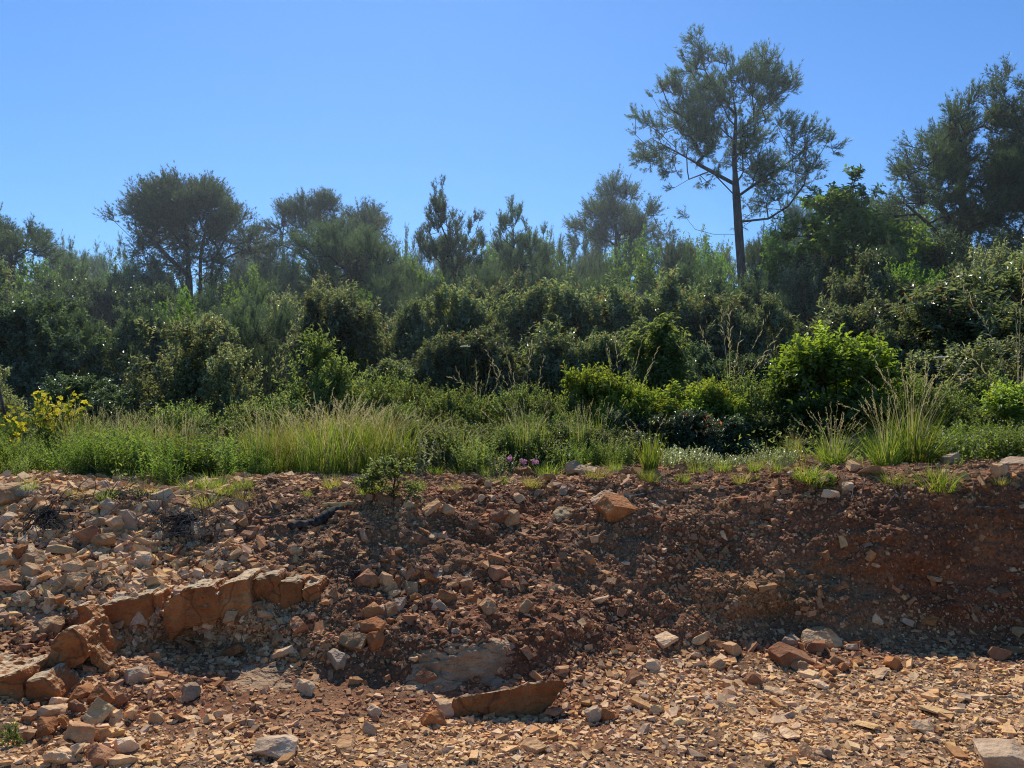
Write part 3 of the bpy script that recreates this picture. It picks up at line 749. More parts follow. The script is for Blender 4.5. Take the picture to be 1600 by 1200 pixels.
def bedrock(name, u0, u1, v0, v1, lift, seed, label):
    """a bare weathered rock face showing through the slope"""
    n = 130
    V = np.zeros((n, n, 3)); mask = np.zeros((n, n))
    for a in range(n):
        for b in range(n):
            u = u0 + (u1 - u0) * b / (n - 1); v = v1 + (v0 - v1) * a / (n - 1)
            p, q = place(u, v)
            e = max(abs(b / (n - 1) - .5), abs(a / (n - 1) - .5)) * 2
            V[a, b] = p + q * .0
            mask[a, b] = 1 - e ** 3
    sm = V.copy()
    for _ in range(10):
        sm[1:-1, 1:-1] = (sm[:-2, 1:-1] + sm[2:, 1:-1] + sm[1:-1, :-2] + sm[1:-1, 2:]) / 4
    lay = np.round(fbm(sm * np.array([1, 1, 4.0]), 5.0, 3, seed) * 4) / 4 * .010 + fbm(sm * np.array([1, 1, 3.0]), 22, 4, seed + 2) * .008 - np.clip(.06 - np.abs(vnoise(sm * np.array([1, 1, 2.5]), 9, seed + 8)), 0, .06) * .2
    out = sm + np.array([0, -.8, .6]) * ((lift * mask + lay) - .045 * (1 - mask))[..., None]
    ii = np.arange(n * n).reshape(n, n)
    q = np.stack([ii[:-1, :-1], ii[:-1, 1:], ii[1:, 1:], ii[1:, :-1]], -1).reshape(-1, 4)
    me = mesh_arrays(name, out.reshape(-1, 3), quads=q, smooth=False)
    o = obj(name, me, M['bed']); props(o, label, 'bedrock')
bedrock('bedrock_outcrop', 590, 850, 970, 1104, .014, 41, 'bare grey-brown bedrock face above the big orange slab')
bedrock('bedrock_outcrop', 318, 490, 1022, 1096, .012, 43, 'bare crumbly bedrock face below the orange ledge')
bedrock('bedrock_outcrop', 20, 112, 945, 1010, .012, 47, 'bare grey bedrock patch above the tall peaked block')

# loose stones: the larger ones of the rubble, each on its own
def scatter(n, ubox, vbox, size, mats, label, group, mode=None, kinds=('block', 'slab', 'wedge', 'chunk', 'shard')):
    for _ in range(n):
        if mode:
            u, v = rng.normal(mode[0], mode[2]), rng.normal(mode[1], mode[3])
        else:
            u, v = rng.uniform(*ubox), rng.uniform(*vbox)
        w = size[0] * (size[1] / size[0]) ** (rng.random() ** 1.8)
        kd = kinds[int(rng.integers(len(kinds)))]
        h = w * {'block': .7, 'slab': .42, 'flat': .3, 'wedge': .6, 'chunk': .85, 'shard': .45}[kd] * rng.uniform(.8, 1.2)
        mt = mats[int(rng.integers(len(mats)))]
        rock(u, v, w, h, kd, mt, label, name='stone', cat='stone', group=group, yaw=rng.uniform(-PI, PI), roll=rng.normal(0, .3), pitch=rng.normal(0, .3))
scatter(150, (0, 330), (772, 960), (13, 40), ['tan', 'tan', 'pale', 'pale', 'grey', 'brown'], 'angular tan or grey stone in the rubble above the orange ledge', 'stones in the rubble above the ledge', kinds=('slab', 'slab', 'shard', 'wedge', 'block', 'flat'))
scatter(36, None, None, (12, 34), ['tan', 'brown', 'orange', 'grey'], 'angular stone in the central heap beside the dark crevice', 'stones of the central heap', mode=(655, 925, 60, 28))
scatter(24, None, None, (11, 28), ['orange', 'tan', 'pale', 'brown'], 'angular stone in the heap below the orange block at the photo corner', 'stones of the corner heap', mode=(120, 1140, 70, 30))
scatter(30, (980, 1420), (1000, 1075), (10, 26), ['tan', 'pale', 'brown', 'orange'], 'stone lying where the shaded bank meets the gravel floor', 'stones along the foot of the bank')
scatter(22, (640, 1600), (1075, 1195), (10, 24), ['pale', 'yellow', 'tan', 'grey'], 'small flat sunlit stone on the open gravel floor', 'stones on the gravel floor', kinds=('flat', 'slab', 'shard', 'wedge'))
scatter(20, (640, 1340), (738, 800), (10, 24), ['tan', 'pale', 'brown', 'grey'], 'stone on the upper slope just under the bank lip', 'stones under the bank lip')
scatter(12, (1080, 1600), (800, 985), (9, 20), ['tan', 'brown', 'brown', 'grey'], 'stone stuck in the dark red bank face', 'stones in the dark bank face')
scatter(10, (280, 640), (1090, 1195), (10, 26), ['tan', 'pale', 'brown'], 'stone on the shaded gravel below the ledge hollow', 'stones below the ledge hollow')

# ------------------------------------------------------------------ plants: geometry makers
def leaf_geo(B, D, Nn, L, W, fold=.18, curl=.18, n6=False):
    D = norm(D); Sd = norm(np.cross(D, Nn)); N2 = np.cross(Sd, D)
    L = np.asarray(L)[:, None]; W = np.asarray(W)[:, None]
    if not n6:
        mid = B + D * L * .45
        V = np.stack([B, mid + Sd * W * .5 + N2 * fold * W, B + D * L - N2 * curl * L, mid - Sd * W * .5 + N2 * fold * W], 1)
        T = np.array([[0, 1, 2], [0, 2, 3]])
    else:
        a, b = B + D * L * .3, B + D * L * .68 - N2 * curl * L * .35
        V = np.stack([B, a + Sd * W * .46 + N2 * fold * W, b + Sd * W * .42 + N2 * fold * W, B + D * L - N2 * curl * L, b - Sd * W * .42 + N2 * fold * W, a - Sd * W * .46 + N2 * fold * W], 1)
        T = np.array([[0, 1, 2], [0, 2, 3], [0, 3, 4], [0, 4, 5]])
    n, k = len(B), V.shape[1]
    return V.reshape(-1, 3), (T[None] + (np.arange(n) * k)[:, None, None]).reshape(-1, 3), k

def tubes(A, Bp, ra, rb, sides=6):
    """tapered round pieces from A to B"""
    A, Bp = np.asarray(A, float), np.asarray(Bp, float)
    d = norm(Bp - A)
    ref = np.where(np.abs(d[:, 2:3]) > .9, np.array([[1., 0, 0]]), np.array([[0, 0, 1.]]))
    t = norm(np.cross(d, ref)); b = np.cross(d, t)
    ang = np.arange(sides) / sides * 2 * PI
    ring = t[:, None] * np.cos(ang)[None, :, None] + b[:, None] * np.sin(ang)[None, :, None]
    V = np.concatenate([A[:, None] + ring * np.asarray(ra)[:, None, None], Bp[:, None] + ring * np.asarray(rb)[:, None, None]], 1)
    n = len(A); q = []
    for i in range(sides):
        j = (i + 1) % sides
        q.append([i, j, sides + j, sides + i])
    Q = np.array(q)[None] + (np.arange(n) * 2 * sides)[:, None, None]
    return V.reshape(-1, 3), Q.reshape(-1, 4)

def blob_points(clumps, n, shell=.45):
    """points through a union of ellipsoids (cx, cy, cz, rx, ry, rz)"""
    cl = np.array(clumps, float)
    vol = (cl[:, 3] * cl[:, 4] * cl[:, 5]) ** .75
    k = rng.choice(len(cl), n, p=vol / vol.sum())
    d = norm(rng.normal(0, 1, (n, 3)))
    r = (shell + (1 - shell) * rng.random((n, 1)) ** .6)
    return cl[k, :3] + d * r * cl[k, 3:]

def grow(stems, targets, step, droop=0.0, r_tip=.006, expo=1.55, base_r=None):
    """branches from the stems out to every target; returns nodes, parents, radii, primary limb of each node, targets' nodes"""
    nodes, par, prim = [], [], []
    for st in stems:
        st = np.asarray(st, float)
        prev = -1
        if nodes and st[0][2] > .6:
            prev = int(np.argmin(np.linalg.norm(np.array(nodes) - st[0], axis=1))); st[0] = nodes[prev]
        for a, b in zip(st[:-1], st[1:]):
            m = max(1, int(np.linalg.norm(b - a) / step))
            for i in range(m):
                nodes.append(a + (b - a) * i / m); par.append(prev); prim.append(-1); prev = len(nodes) - 1
        nodes.append(st[-1]); par.append(prev); prim.append(-1)
    nst = len(nodes)
    N = np.zeros((nst + len(targets) * 60, 3)); N[:nst] = nodes
    cnt = nst
    d0 = np.array([np.linalg.norm(N[:nst] - t, axis=1).min() for t in targets])
    ends = []
    nprim = 0
    zlow = N[:nst, 2].min(); zr = max(N[:nst, 2].max() - zlow, .1)
    ok_stem = np.ones(nst, bool)
    for i in np.argsort(d0):
        t = targets[i]
        dv = t - N[:cnt]
        dist = np.linalg.norm(dv, axis=1)
        hor = np.linalg.norm(dv[:, :2], axis=1)
        cost = dist + 1.1 * np.maximum(0, .25 * hor - dv[:, 2]) + np.where(np.arange(cnt) < nst, .12 * dist, 0)
        j = int(np.argmin(cost))
        m = max(1, int(dist[j] / step))
        a = N[j].copy(); prev = j
        pj = prim[j]
        if pj < 0:
            pj = nprim; nprim += 1
        sag = dist[j] * .10
        side = rng.normal(0, .06, 3) * dist[j]
        for q in range(1, m + 1):
            f = q / m
            p = a + (t - a) * f + side * math.sin(f * PI) + np.array([0, 0, -sag * math.sin(f * PI) * (1 - f)])
            N[cnt] = p; par.append(prev); prim.append(pj); prev = cnt; cnt += 1
        ends.append(prev)
    N = N[:cnt]; par = np.array(par); prim = np.array(prim)
    acc = np.zeros(cnt); acc[ends] += r_tip ** expo
    last_stem = {}
    for i in range(cnt - 1, -1, -1):
        if acc[i] == 0: acc[i] = r_tip ** expo
        if par[i] >= 0: acc[par[i]] += acc[i] if True else 0
    rad = acc ** (1 / expo)
    if base_r:
        rad = r_tip + (rad - r_tip) * (base_r - r_tip) / max(rad.max() - r_tip, 1e-3)
    return N, par, rad, prim, np.array(ends), nst

def skeleton_mesh(name, N, par, rad, sel, sides=6):
    idx = np.where(sel & (par >= 0))[0]
    if len(idx) == 0: return None
    V, Q = tubes(N[par[idx]], N[idx], np.minimum(rad[par[idx]], rad[idx] * 1.35), rad[idx], sides)
    return mesh_arrays(name, V, quads=Q, smooth=True)

def needle_crown(name, N, par, ends, center, n_tw=6, n_tuft=6, n_need=9, tw_len=.42, nl=.11, nw=.011, up=.35, inner=.15):
    """tufts of needles along short twigs at the ends of the branches"""
    e = np.repeat(ends, n_tw)
    extra = par[ends]; extra = extra[extra >= 0]
    e = np.concatenate([e, np.repeat(extra, int(n_tw * inner))])
    n = len(e)
    b = N[e]
    out = norm(b - center)
    bd = norm(b - N[np.maximum(par[e], 0)])
    d = norm(out * .5 + bd * .7 + np.array([0, 0, up]) + rng.normal(0, .55, (n, 3)))
    ln = tw_len * rng.uniform(.5, 1.15, n)
    tv, tq = tubes(b, b + d * ln[:, None], np.full(n, .006), np.full(n, .003), 3)
    k = np.linspace(.3, 1.0, n_tuft)
    B = b[:, None] + d[:, None] * (ln[:, None] * k[None])[..., None] + rng.normal(0, .02, (n, n_tuft, 3))
    B[..., 2] += (k[None] ** 2) * .05
    D = norm(d[:, None] + rng.normal(0, .25, (n, n_tuft, 3)) + np.array([0, 0, .15]))
    B = np.repeat(B.reshape(-1, 3), n_need, 0); D = np.repeat(D.reshape(-1, 3), n_need, 0)
    m = len(B)
    D = norm(D + rng.normal(0, .36, (m, 3)))
    side = norm(np.cross(D, rng.normal(0, 1, (m, 3))))
    L = nl * rng.uniform(.7, 1.25, m)[:, None]
    V = np.stack([B - side * nw * .5, B + side * nw * .5, B + D * L], 1).reshape(-1, 3)
    T = np.arange(m * 3).reshape(-1, 3)
    tint = np.repeat(np.clip(np.repeat(rng.beta(2.2, 2.4, n), n_tuft * n_need) + rng.normal(0, .12, m), 0, .89), 3)
    V = np.concatenate([V, tv]); tint = np.concatenate([tint, np.zeros(len(tv))])
    tq = tq + m * 3
    return mesh_arrays(name, V, tris=T, quads=tq, tint=tint)

def leaf_crown(name, N, par, ends, center, n_sh=3, n_leaf=12, sh_len=.22, ll=.07, lw=.028, up=.35, n6=False, inner=.7, droop=.1, odd=.03, top_light=0.0):
    e = np.repeat(ends, n_sh)
    extra = par[ends]; extra = extra[extra >= 0]
    e = np.concatenate([e, np.repeat(extra, max(1, int(n_sh * inner)))])
    n = len(e); b = N[e]
    out = norm(b - center)
    bd = norm(b - N[np.maximum(par[e], 0)])
    d = norm(out * .55 + bd * .5 + np.array([0, 0, up]) + rng.normal(0, .5, (n, 3)))
    ln = sh_len * rng.uniform(.5, 1.2, n)
    tv, tq = tubes(b, b + d * ln[:, None], np.full(n, .004), np.full(n, .002), 3)
    k = np.linspace(.15, 1.0, n_leaf)
    B = b[:, None] + d[:, None] * (ln[:, None] * k[None])[..., None]
    r = norm(np.cross(d[:, None], rng.normal(0, 1, (n, n_leaf, 3))))
    D = norm(d[:, None] * (.35 + .5 * k[None, :, None]) + r + np.array([0, 0, -droop]) + rng.normal(0, .15, (n, n_leaf, 3)))
    Nn = norm(d[:, None] * .8 + np.array([0, -.15, 1.1]) + rng.normal(0, .55, (n, n_leaf, 3)))
    B, D, Nn = B.reshape(-1, 3), D.reshape(-1, 3), Nn.reshape(-1, 3)
    m = len(B)
    V, T, kv = leaf_geo(B, D, Nn, ll * rng.uniform(.65, 1.25, m), lw * rng.uniform(.75, 1.2, m), n6=n6)
    t = np.repeat(rng.beta(1.5, 2.0, n), n_leaf) * .75 + rng.normal(0, .2, m) + .1
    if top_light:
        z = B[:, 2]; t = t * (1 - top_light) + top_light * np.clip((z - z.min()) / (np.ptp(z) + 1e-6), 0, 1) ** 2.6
    t = np.clip(t, 0, .9)
    t[rng.random(m) < odd] = 1.0
    tint = np.concatenate([np.repeat(t, kv), np.zeros(len(tv))])
    return mesh_arrays(name, np.concatenate([V, tv]), tris=T, quads=tq + len(V), tint=tint)

# ------------------------------------------------------------------ trees
def base_local(u, Y):
    x = (u - 800) / F * Y
    return np.array([x, Y, ground_z(x, Y)])

def tree_px(name, label, cat, Y, stems_px, clumps_px, n_att, base_r, kind='pine', mat=None, step=.35, dz=1.0, depth=1.0, group=None, limb_min=1.0, shrink=.38, dv=0, du=0, **kw):
    clumps_px = [(u + du, v + dv, r) for (u, v, r) in clumps_px]
    """a tree whose stems and foliage masses are measured in the photo and set at distance Y, with real depth"""
    st = []
    u0 = stems_px[0][0][0]
    org = base_local(u0, Y)
    for s in stems_px:
        pts = []
        for q, (u, v) in enumerate(s):
            p = at(u, v, Y)
            if q == 0 and v > 480:
                p = base_local(u, Y); p[2] -= .15
            else:
                p[1] += rng.normal(0, .08)
            pts.append(p - org)
        st.append(pts)
    cl = []
    for (u, v, r) in clumps_px:
        r = max(r - shrink * kw.get('tw_len', .3) * F / Y, .5 * r)
        c = at(u, v, Y) - org; rr = r / F * Y
        for s_ in range(2 if depth > 0 else 1):
            c2 = c.copy(); c2[1] += rng.uniform(-1, 1) * depth * 1.3
            cl.append((*c2, rr, rr * 1.15, rr * .82))
    tg = blob_points(cl, n_att, .2)
    N, par, rad, prim, ends, nst = grow(st, tg, step, base_r=base_r)
    t = empty(name, org); props(t, label, cat, group)
    center = np.mean(tg, 0) - np.array([0, 0, .4])
    # limbs thick enough to be told apart are parts of their own
    limb_r = {}
    for p_ in np.unique(prim[prim >= 0]):
        limb_r[p_] = rad[prim == p_].max()
    big = [p_ for p_, r_ in sorted(limb_r.items(), key=lambda z: -z[1])[:kw.pop('n_limb', 6)] if r_ > .02]
    sel = ~np.isin(prim, big)
    me = skeleton_mesh('trunk', N, par, rad, sel & (prim < 0), 8); obj('trunk', me, M['bark'], t)
    tr = t.children[0]
    rest = skeleton_mesh('branchwork', N, par, rad, sel & (prim >= 0), 4)
    for p_ in big:
        me = skeleton_mesh('limb', N, par, rad, prim == p_, 5)
        if me: obj('limb', me, M['bark'], t)
    if kind == 'pine':
        me = needle_crown('crown', N, par, ends, center, **kw)
    else:
        me = leaf_crown('crown', N, par, ends, center, **kw)
    cr = obj('crown', me, M[mat], t)
    if rest: obj('twigwork', rest, M['bark'], cr)
    return t

PK = dict(kind='pine', mat='needle')
tree_px('pine_tree', 'tall lone pine with a straight bare trunk and open spreading crown', 'pine tree', 22.0,
  [[(1166,520),(1160,440),(1156,385),(1149,310),(1147,250),(1149,180),(1140,125),(1118,75)],
   [(1147,290),(1105,262),(1060,240),(1018,214)],
   [(1157,352),(1200,342),(1232,322),(1255,290),(1268,250)],
   [(1150,300),(1190,280),(1225,258),(1262,232)],
   [(1149,215),(1180,180),(1205,140),(1215,95)],
   [(1153,372),(1115,366),(1085,360)],
   [(1148,305),(1110,268),(1075,282)]],
  [(1095,70,18),(1098,105,34),(1128,125,38),(1060,130,26),(1045,118,14),(1085,160,40),(1112,85,24),(1150,95,28),(1200,75,20),(1215,95,28),(1222,135,32),(1180,120,36),
   (1150,150,40),(1195,165,40),(1130,190,44),(1090,200,34),(1005,180,16),(1012,205,24),(1035,222,30),(1068,235,28),(1045,190,16),(1110,228,30),
   (1180,215,44),(1235,190,26),(1245,222,36),(1280,215,24),(1285,240,24),(1260,255,30),(1222,255,38),(1185,262,30),(1070,280,14),(1120,275,18),(1205,300,26),(1250,290,28),(1280,275,20),(1090,320,14),(1180,325,14),(1100,355,12),(1060,345,10)],
  820, .122, depth=1.0, shrink=.5, dv=12, du=-14, step=.3, n_tw=4, n_tuft=5, n_need=9, nl=.12, nw=.010, tw_len=.30, n_limb=9, **PK)
tree_px('pine_tree', 'broad umbrella-topped pine with three slim trunks at the left', 'pine tree', 24.0,
  [[(300,560),(296,450),(290,380),(284,320),(283,290)], [(306,560),(314,470),(312,400),(322,340),(330,310)], [(312,560),(326,470),(330,410),(352,370),(372,345)],
   [(295,440),(262,400),(225,360)], [(327,450),(355,405),(395,380)]],
  [(285,285,26),(262,290,30),(245,305,34),(212,318,24),(205,345,18),(250,405,18),(300,408,22),(345,400,22),(215,392,16),(275,300,20),(315,295,34),(345,315,30),(365,330,26),(385,345,26),(402,372,20),(228,350,32),(262,335,38),(300,330,40),(335,350,34),(195,330,14),(240,385,20),(285,372,24),(375,375,24),(320,378,20),(410,395,14),(200,378,16)],
  900, .11, dv=14, step=.32, n_tw=5, n_tuft=5, n_need=9, nl=.11, nw=.011, tw_len=.40, n_limb=8, **PK)
tree_px('pine_tree', 'small dark pine cut off by the left photo edge', 'pine tree', 22.0,
  [[(18,540),(16,470),(14,400),(4,345)]],
  [(2,352,22),(28,365,22),(45,388,22),(-28,365,32),(-5,390,30),(62,388,14),(70,405,12),(22,405,20),(-40,400,34)],
  280, .085, step=.3, n_tw=5, n_tuft=5, n_need=9, nl=.11, nw=.011, tw_len=.36, **PK)
tree_px('pine_tree', 'round-headed dark pine with a gap of sky under its crown', 'pine tree', 26.0,
  [[(500,560),(498,470),(494,400),(500,345)], [(498,450),(520,395),(560,350)], [(497,440),(470,385),(452,355)]],
  [(490,325,24),(470,335,26),(452,352,20),(520,322,24),(545,335,26),(575,330,24),(592,345,18),(600,358,10),(505,350,30),(560,352,26),(445,372,16),(440,395,18),(530,360,30)],
  460, .12, dv=16, step=.34, n_tw=5, n_tuft=5, n_need=9, nl=.12, nw=.010, tw_len=.42, **PK)
tree_px('pine_tree', 'feathery mid-height pine in front of the round-headed one', 'pine tree', 21.0,
  [[(548,560),(548,480),(545,420),(543,355)]],
  [(540,362,22),(525,385,30),(560,385,30),(510,410,32),(548,410,38),(585,405,30),(600,425,30),(560,440,40),(515,445,36),(620,420,20),(610,455,30)],
  420, .11, step=.3, n_tw=5, n_tuft=5, n_need=9, nl=.12, nw=.010, tw_len=.40, up=.8, kind='pine', mat='needle_young')
tree_px('pine_tree', 'slender young pine with thin ragged spires against the sky', 'pine tree', 22.0,
  [[(714,560),(712,470),(706,400),(696,340),(690,300)], [(711,460),(716,400),(742,365),(750,340)]],
  [(690,304,7),(693,318,9),(686,332,11),(699,334,10),(692,348,15),(676,356,10),(668,368,9),(712,352,10),(706,370,14),(688,372,18),(660,384,8),(670,392,14),(718,385,12),(748,345,7),(745,360,9),(738,374,10),(750,376,8),(730,392,12),(752,395,9),(700,398,20),(680,412,16),(725,415,18),(745,415,14),(705,425,20)],
  250, .06, shrink=.2, step=.28, n_tw=4, n_tuft=5, n_need=9, nl=.11, nw=.010, tw_len=.26, up=1.9, kind='pine', mat='needle_young')
tree_px('pine_tree', 'young pine with a needle-like leader beside the ragged spires', 'pine tree', 23.0,
  [[(806,560),(806,470),(804,400),(800,318)]],
  [(800,322,6),(801,336,8),(794,348,9),(808,350,9),(788,362,9),(802,366,13),(818,362,9),(828,372,11),(780,376,8),(790,382,12),(812,384,14),(838,380,11),(850,374,8),(800,400,18),(825,400,17),(848,396,13),(782,398,10),(810,420,20),(840,420,18),(855,405,10)],
  230, .06, shrink=.2, step=.28, n_tw=4, n_tuft=5, n_need=9, nl=.11, nw=.010, tw_len=.26, up=1.9, kind='pine', mat='needle_young')
tree_px('pine_tree', 'distant pine with tiered crown left of the tall lone pine', 'pine tree', 29.0,
  [[(966,540),(966,440),(964,370),(956,300)]],
  [(955,298,14),(948,315,18),(972,318,20),(930,335,20),(955,340,26),(905,348,10),(918,352,14),(985,335,20),(1005,345,18),(985,360,26),(945,368,26),(1020,360,14),(1030,375,12),(905,375,14),(995,385,24)],
  380, .12, step=.38, n_tw=5, n_tuft=5, n_need=8, nl=.15, nw=.012, tw_len=.5, **PK)
tree_px('pine_tree', 'big spreading pine on the right whose branches slope over the oak', 'pine tree', 19.0,
  [[(1530,560),(1520,450),(1505,360),(1500,280),(1490,205)], [(1517,430),(1480,340),(1440,290)], [(1514,420),(1450,350),(1415,320)]],
  [(1478,192,22),(1500,178,16),(1462,215,26),(1500,215,34),(1530,205,30),(1445,228,14),(1460,255,32),(1500,255,38),(1430,268,18),(1408,270,14),(1470,295,38),(1520,300,40),(1430,305,24),(1400,300,10),(1455,340,34),(1505,350,40),(1410,335,20),(1545,340,36),(1550,260,34)],
  560, .16, step=.32, n_tw=5, n_tuft=5, n_need=9, nl=.12, nw=.010, tw_len=.42, n_limb=8, **PK)
tree_px('pine_tree', 'tallest right-hand pine, its crown cut off by the photo edge', 'pine tree', 18.0,
  [[(1650,560),(1645,420),(1635,300),(1625,200),(1615,110)], [(1645,420),(1610,330),(1580,250)]],
  [(1612,90,20),(1600,115,26),(1575,120,16),(1585,145,28),(1560,150,16),(1555,165,14),(1610,160,40),(1590,195,34),(1640,130,40),(1660,190,60),(1620,235,46),(1575,230,22),(1600,280,44),(1660,290,70),(1590,330,40),(1700,220,60),(1640,370,60),(1580,380,36)],
  560, .2, step=.34, n_tw=5, n_tuft=5, n_need=9, nl=.12, nw=.010, tw_len=.42, n_limb=7, **PK)
tree_px('oak_tree', 'leafy green oak between the tall lone pine and the big right-hand pine', 'oak tree', 17.5,
  [[(1310,560),(1308,480),(1305,420),(1300,350)], [(1308,470),(1335,400),(1345,345)], [(1306,470),(1275,410),(1262,370)], [(1350,560),(1352,470),(1370,420),(1375,380)]],
  [(1300,305,16),(1280,322,22),(1305,325,28),(1335,312,22),(1350,330,24),(1370,345,22),(1262,345,22),(1240,368,22),(1290,355,34),(1330,362,36),(1390,372,26),(1250,400,30),(1290,400,38),(1340,410,40),(1385,415,34),(1270,440,34),(1320,450,40),(1370,460,34),(1225,410,20)],
  430, .13, kind='leaf', mat='oakleaf', step=.3, shrink=.3, n_sh=2, n_leaf=10, sh_len=.30, ll=.13, lw=.07, n_limb=5)

# ------------------------------------------------------------------ shrub and tree kinds that repeat
def blob_set(h, r, n, seed, flat=1.05, low=.15, ragged=.45):
    q = np.random.default_rng(seed); cl = []
    for _ in range(n):
        a = q.uniform(0, 2 * PI); z = q.uniform(low, .88) * h
        prof = math.sin(min(1, (z / h) * 1.05 + .18) * PI * .8) ** .6
        d = r * prof * math.sqrt(q.random()) * .85
        s = r * q.uniform(.28, .5) * (1 - ragged * q.random())
        cl.append((d * math.cos(a), d * math.sin(a), z, s, s, s * flat))
    for _ in range(6):
        a = q.uniform(0, 2 * PI); d = r * q.uniform(.05, .75)
        cl.append((d * math.cos(a), d * math.sin(a), h * q.uniform(.78, 1.0) * (1 - .25 * d / r), r * .13, r * .13, h * .10))
    cl.append((0, 0, h * .9, r * .16, r * .16, h * .10))
    return cl

def make_kind(kind, h, r, n_att, seed, leaf, mat, nstem=5, step=.16, base_r=.03, nblob=16, low=.15, bark='bark2', clumps=None):
    """meshes of one plant kind, standing on the origin: stem and crown"""
    q = np.random.default_rng(seed)
    cl = clumps or blob_set(h, r, nblob, seed, low=low)
    st = []
    for k in range(nstem):
        a = q.uniform(0, 2 * PI); lean = q.uniform(.05, .5) * r if nstem > 1 else .05 * r
        st.append([(.04 * math.cos(a), .04 * math.sin(a), -.1), (lean * .4 * math.cos(a), lean * .4 * math.sin(a), h * .25), (lean * math.cos(a), lean * math.sin(a), h * q.uniform(.5, .75))])
    tg = blob_points(cl, n_att, .35)
    tg = tg[tg[:, 2] > .05]
    N, par, rad, prim, ends, nst = grow(st, tg, step, r_tip=.004, base_r=base_r)
    stem = skeleton_mesh('stem', N, par, rad, rad > .006, 5)
    center = np.array([0, 0, h * .4])
    cr = needle_crown('crown', N, par, ends, center, **leaf) if kind == 'needle' else leaf_crown('crown', N, par, ends, center, **leaf)
    stem.materials.append(M[bark]); cr.materials.append(M[mat])
    return dict(stem=stem, crown=cr, h=h, r=r)

K = {}
for q in range(3):
    K['arbutus', q] = make_kind('leaf', 2.3, 1.0, 330, 500 + q, dict(n_sh=2, n_leaf=12, sh_len=.30, ll=.10, lw=.042, up=.8, odd=.035), 'arbutus')
    K['holm', q] = make_kind('leaf', 2.4, 1.2, 400, 520 + q, dict(n_sh=3, n_leaf=10, sh_len=.28, ll=.08, lw=.04, up=.55, odd=0), 'holm')
for q in range(2):
    K['sage', q] = make_kind('leaf', 1.5, .7, 300, 540 + q, dict(n_sh=2, n_leaf=10, sh_len=.22, ll=.062, lw=.030, up=.8, odd=.04), 'sage', step=.12, base_r=.022)
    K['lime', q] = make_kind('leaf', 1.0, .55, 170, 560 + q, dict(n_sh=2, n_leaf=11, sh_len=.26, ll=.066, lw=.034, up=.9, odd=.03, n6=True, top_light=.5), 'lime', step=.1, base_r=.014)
    K['bramble', q] = make_kind('leaf', .75, .6, 190, 580 + q, dict(n_sh=3, n_leaf=10, sh_len=.24, ll=.045, lw=.026, up=.6, odd=.05), 'bramble', step=.1, base_r=.01)
    K['fern', q] = make_kind('leaf', 1.0, .5, 90, 600 + q, dict(n_sh=3, n_leaf=16, sh_len=.26, ll=.05, lw=.020, up=.3, odd=0, droop=-.1), 'fern', step=.1, base_r=.012, nblob=9)
    K['youngpine', q] = make_kind('needle', 5.0, 1.5, 300, 620 + q, dict(n_tw=5, n_tuft=5, n_need=8, nl=.14, nw=.010, tw_len=.42, up=.8), 'needle_young', nstem=1, step=.3, base_r=.07, nblob=20, low=.1, bark='bark')
    K['wildoak', q] = make_kind('leaf', 4.6, 1.7, 340, 640 + q, dict(n_sh=2, n_leaf=10, sh_len=.32, ll=.12, lw=.06, up=.3, odd=0), 'oakleaf', nstem=3, step=.28, base_r=.08, nblob=20, low=.12)
    K['darktree', q] = make_kind('leaf', 4.6, 1.8, 420, 660 + q, dict(n_sh=3, n_leaf=10, sh_len=.30, ll=.10, lw=.05, up=.3, odd=0), 'holm', nstem=3, step=.28, base_r=.08, nblob=20, low=.1)
def dome(h, r, n, seed):
    q = np.random.default_rng(seed); cl = []
    for k in range(n):
        a = q.uniform(0, 2 * PI); d = r * .74 * math.sqrt(q.random())
        z = h * (.30 + .50 * math.sqrt(max(0, 1 - (d / r) ** 2)) * q.uniform(.75, 1.05))
        s_ = r * q.uniform(.22, .34)
        cl.append((d * math.cos(a), d * math.sin(a), z, s_, s_, s_ * .8))
    for k in range(14):
        a = k * 2.4; cl.append((r * .66 * math.cos(a), r * .66 * math.sin(a), h * q.uniform(.16, .34), r * .3, r * .3, r * .24))
    for x, z in ((-.1, .93), (.35, .86), (-.62, .78), (.78, .68)):
        cl.append((r * x, 0, h * z, r * .14, r * .14, h * .07))
    return cl
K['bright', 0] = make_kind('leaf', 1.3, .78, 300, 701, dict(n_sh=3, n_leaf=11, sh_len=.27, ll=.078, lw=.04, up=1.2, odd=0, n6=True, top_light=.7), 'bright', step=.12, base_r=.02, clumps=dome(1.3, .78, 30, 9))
K['sapling', 0] = make_kind('leaf', 1.6, .5, 120, 707, dict(n_sh=3, n_leaf=10, sh_len=.26, ll=.085, lw=.045, up=.6, odd=0), 'fern', nstem=4, step=.13, base_r=.018, nblob=12, low=.2)
K['seedling', 0] = make_kind('leaf', .42, .22, 46, 711, dict(n_sh=3, n_leaf=12, sh_len=.10, ll=.030, lw=.015, up=.5, odd=.02), 'fern', step=.06, base_r=.008, nblob=8)

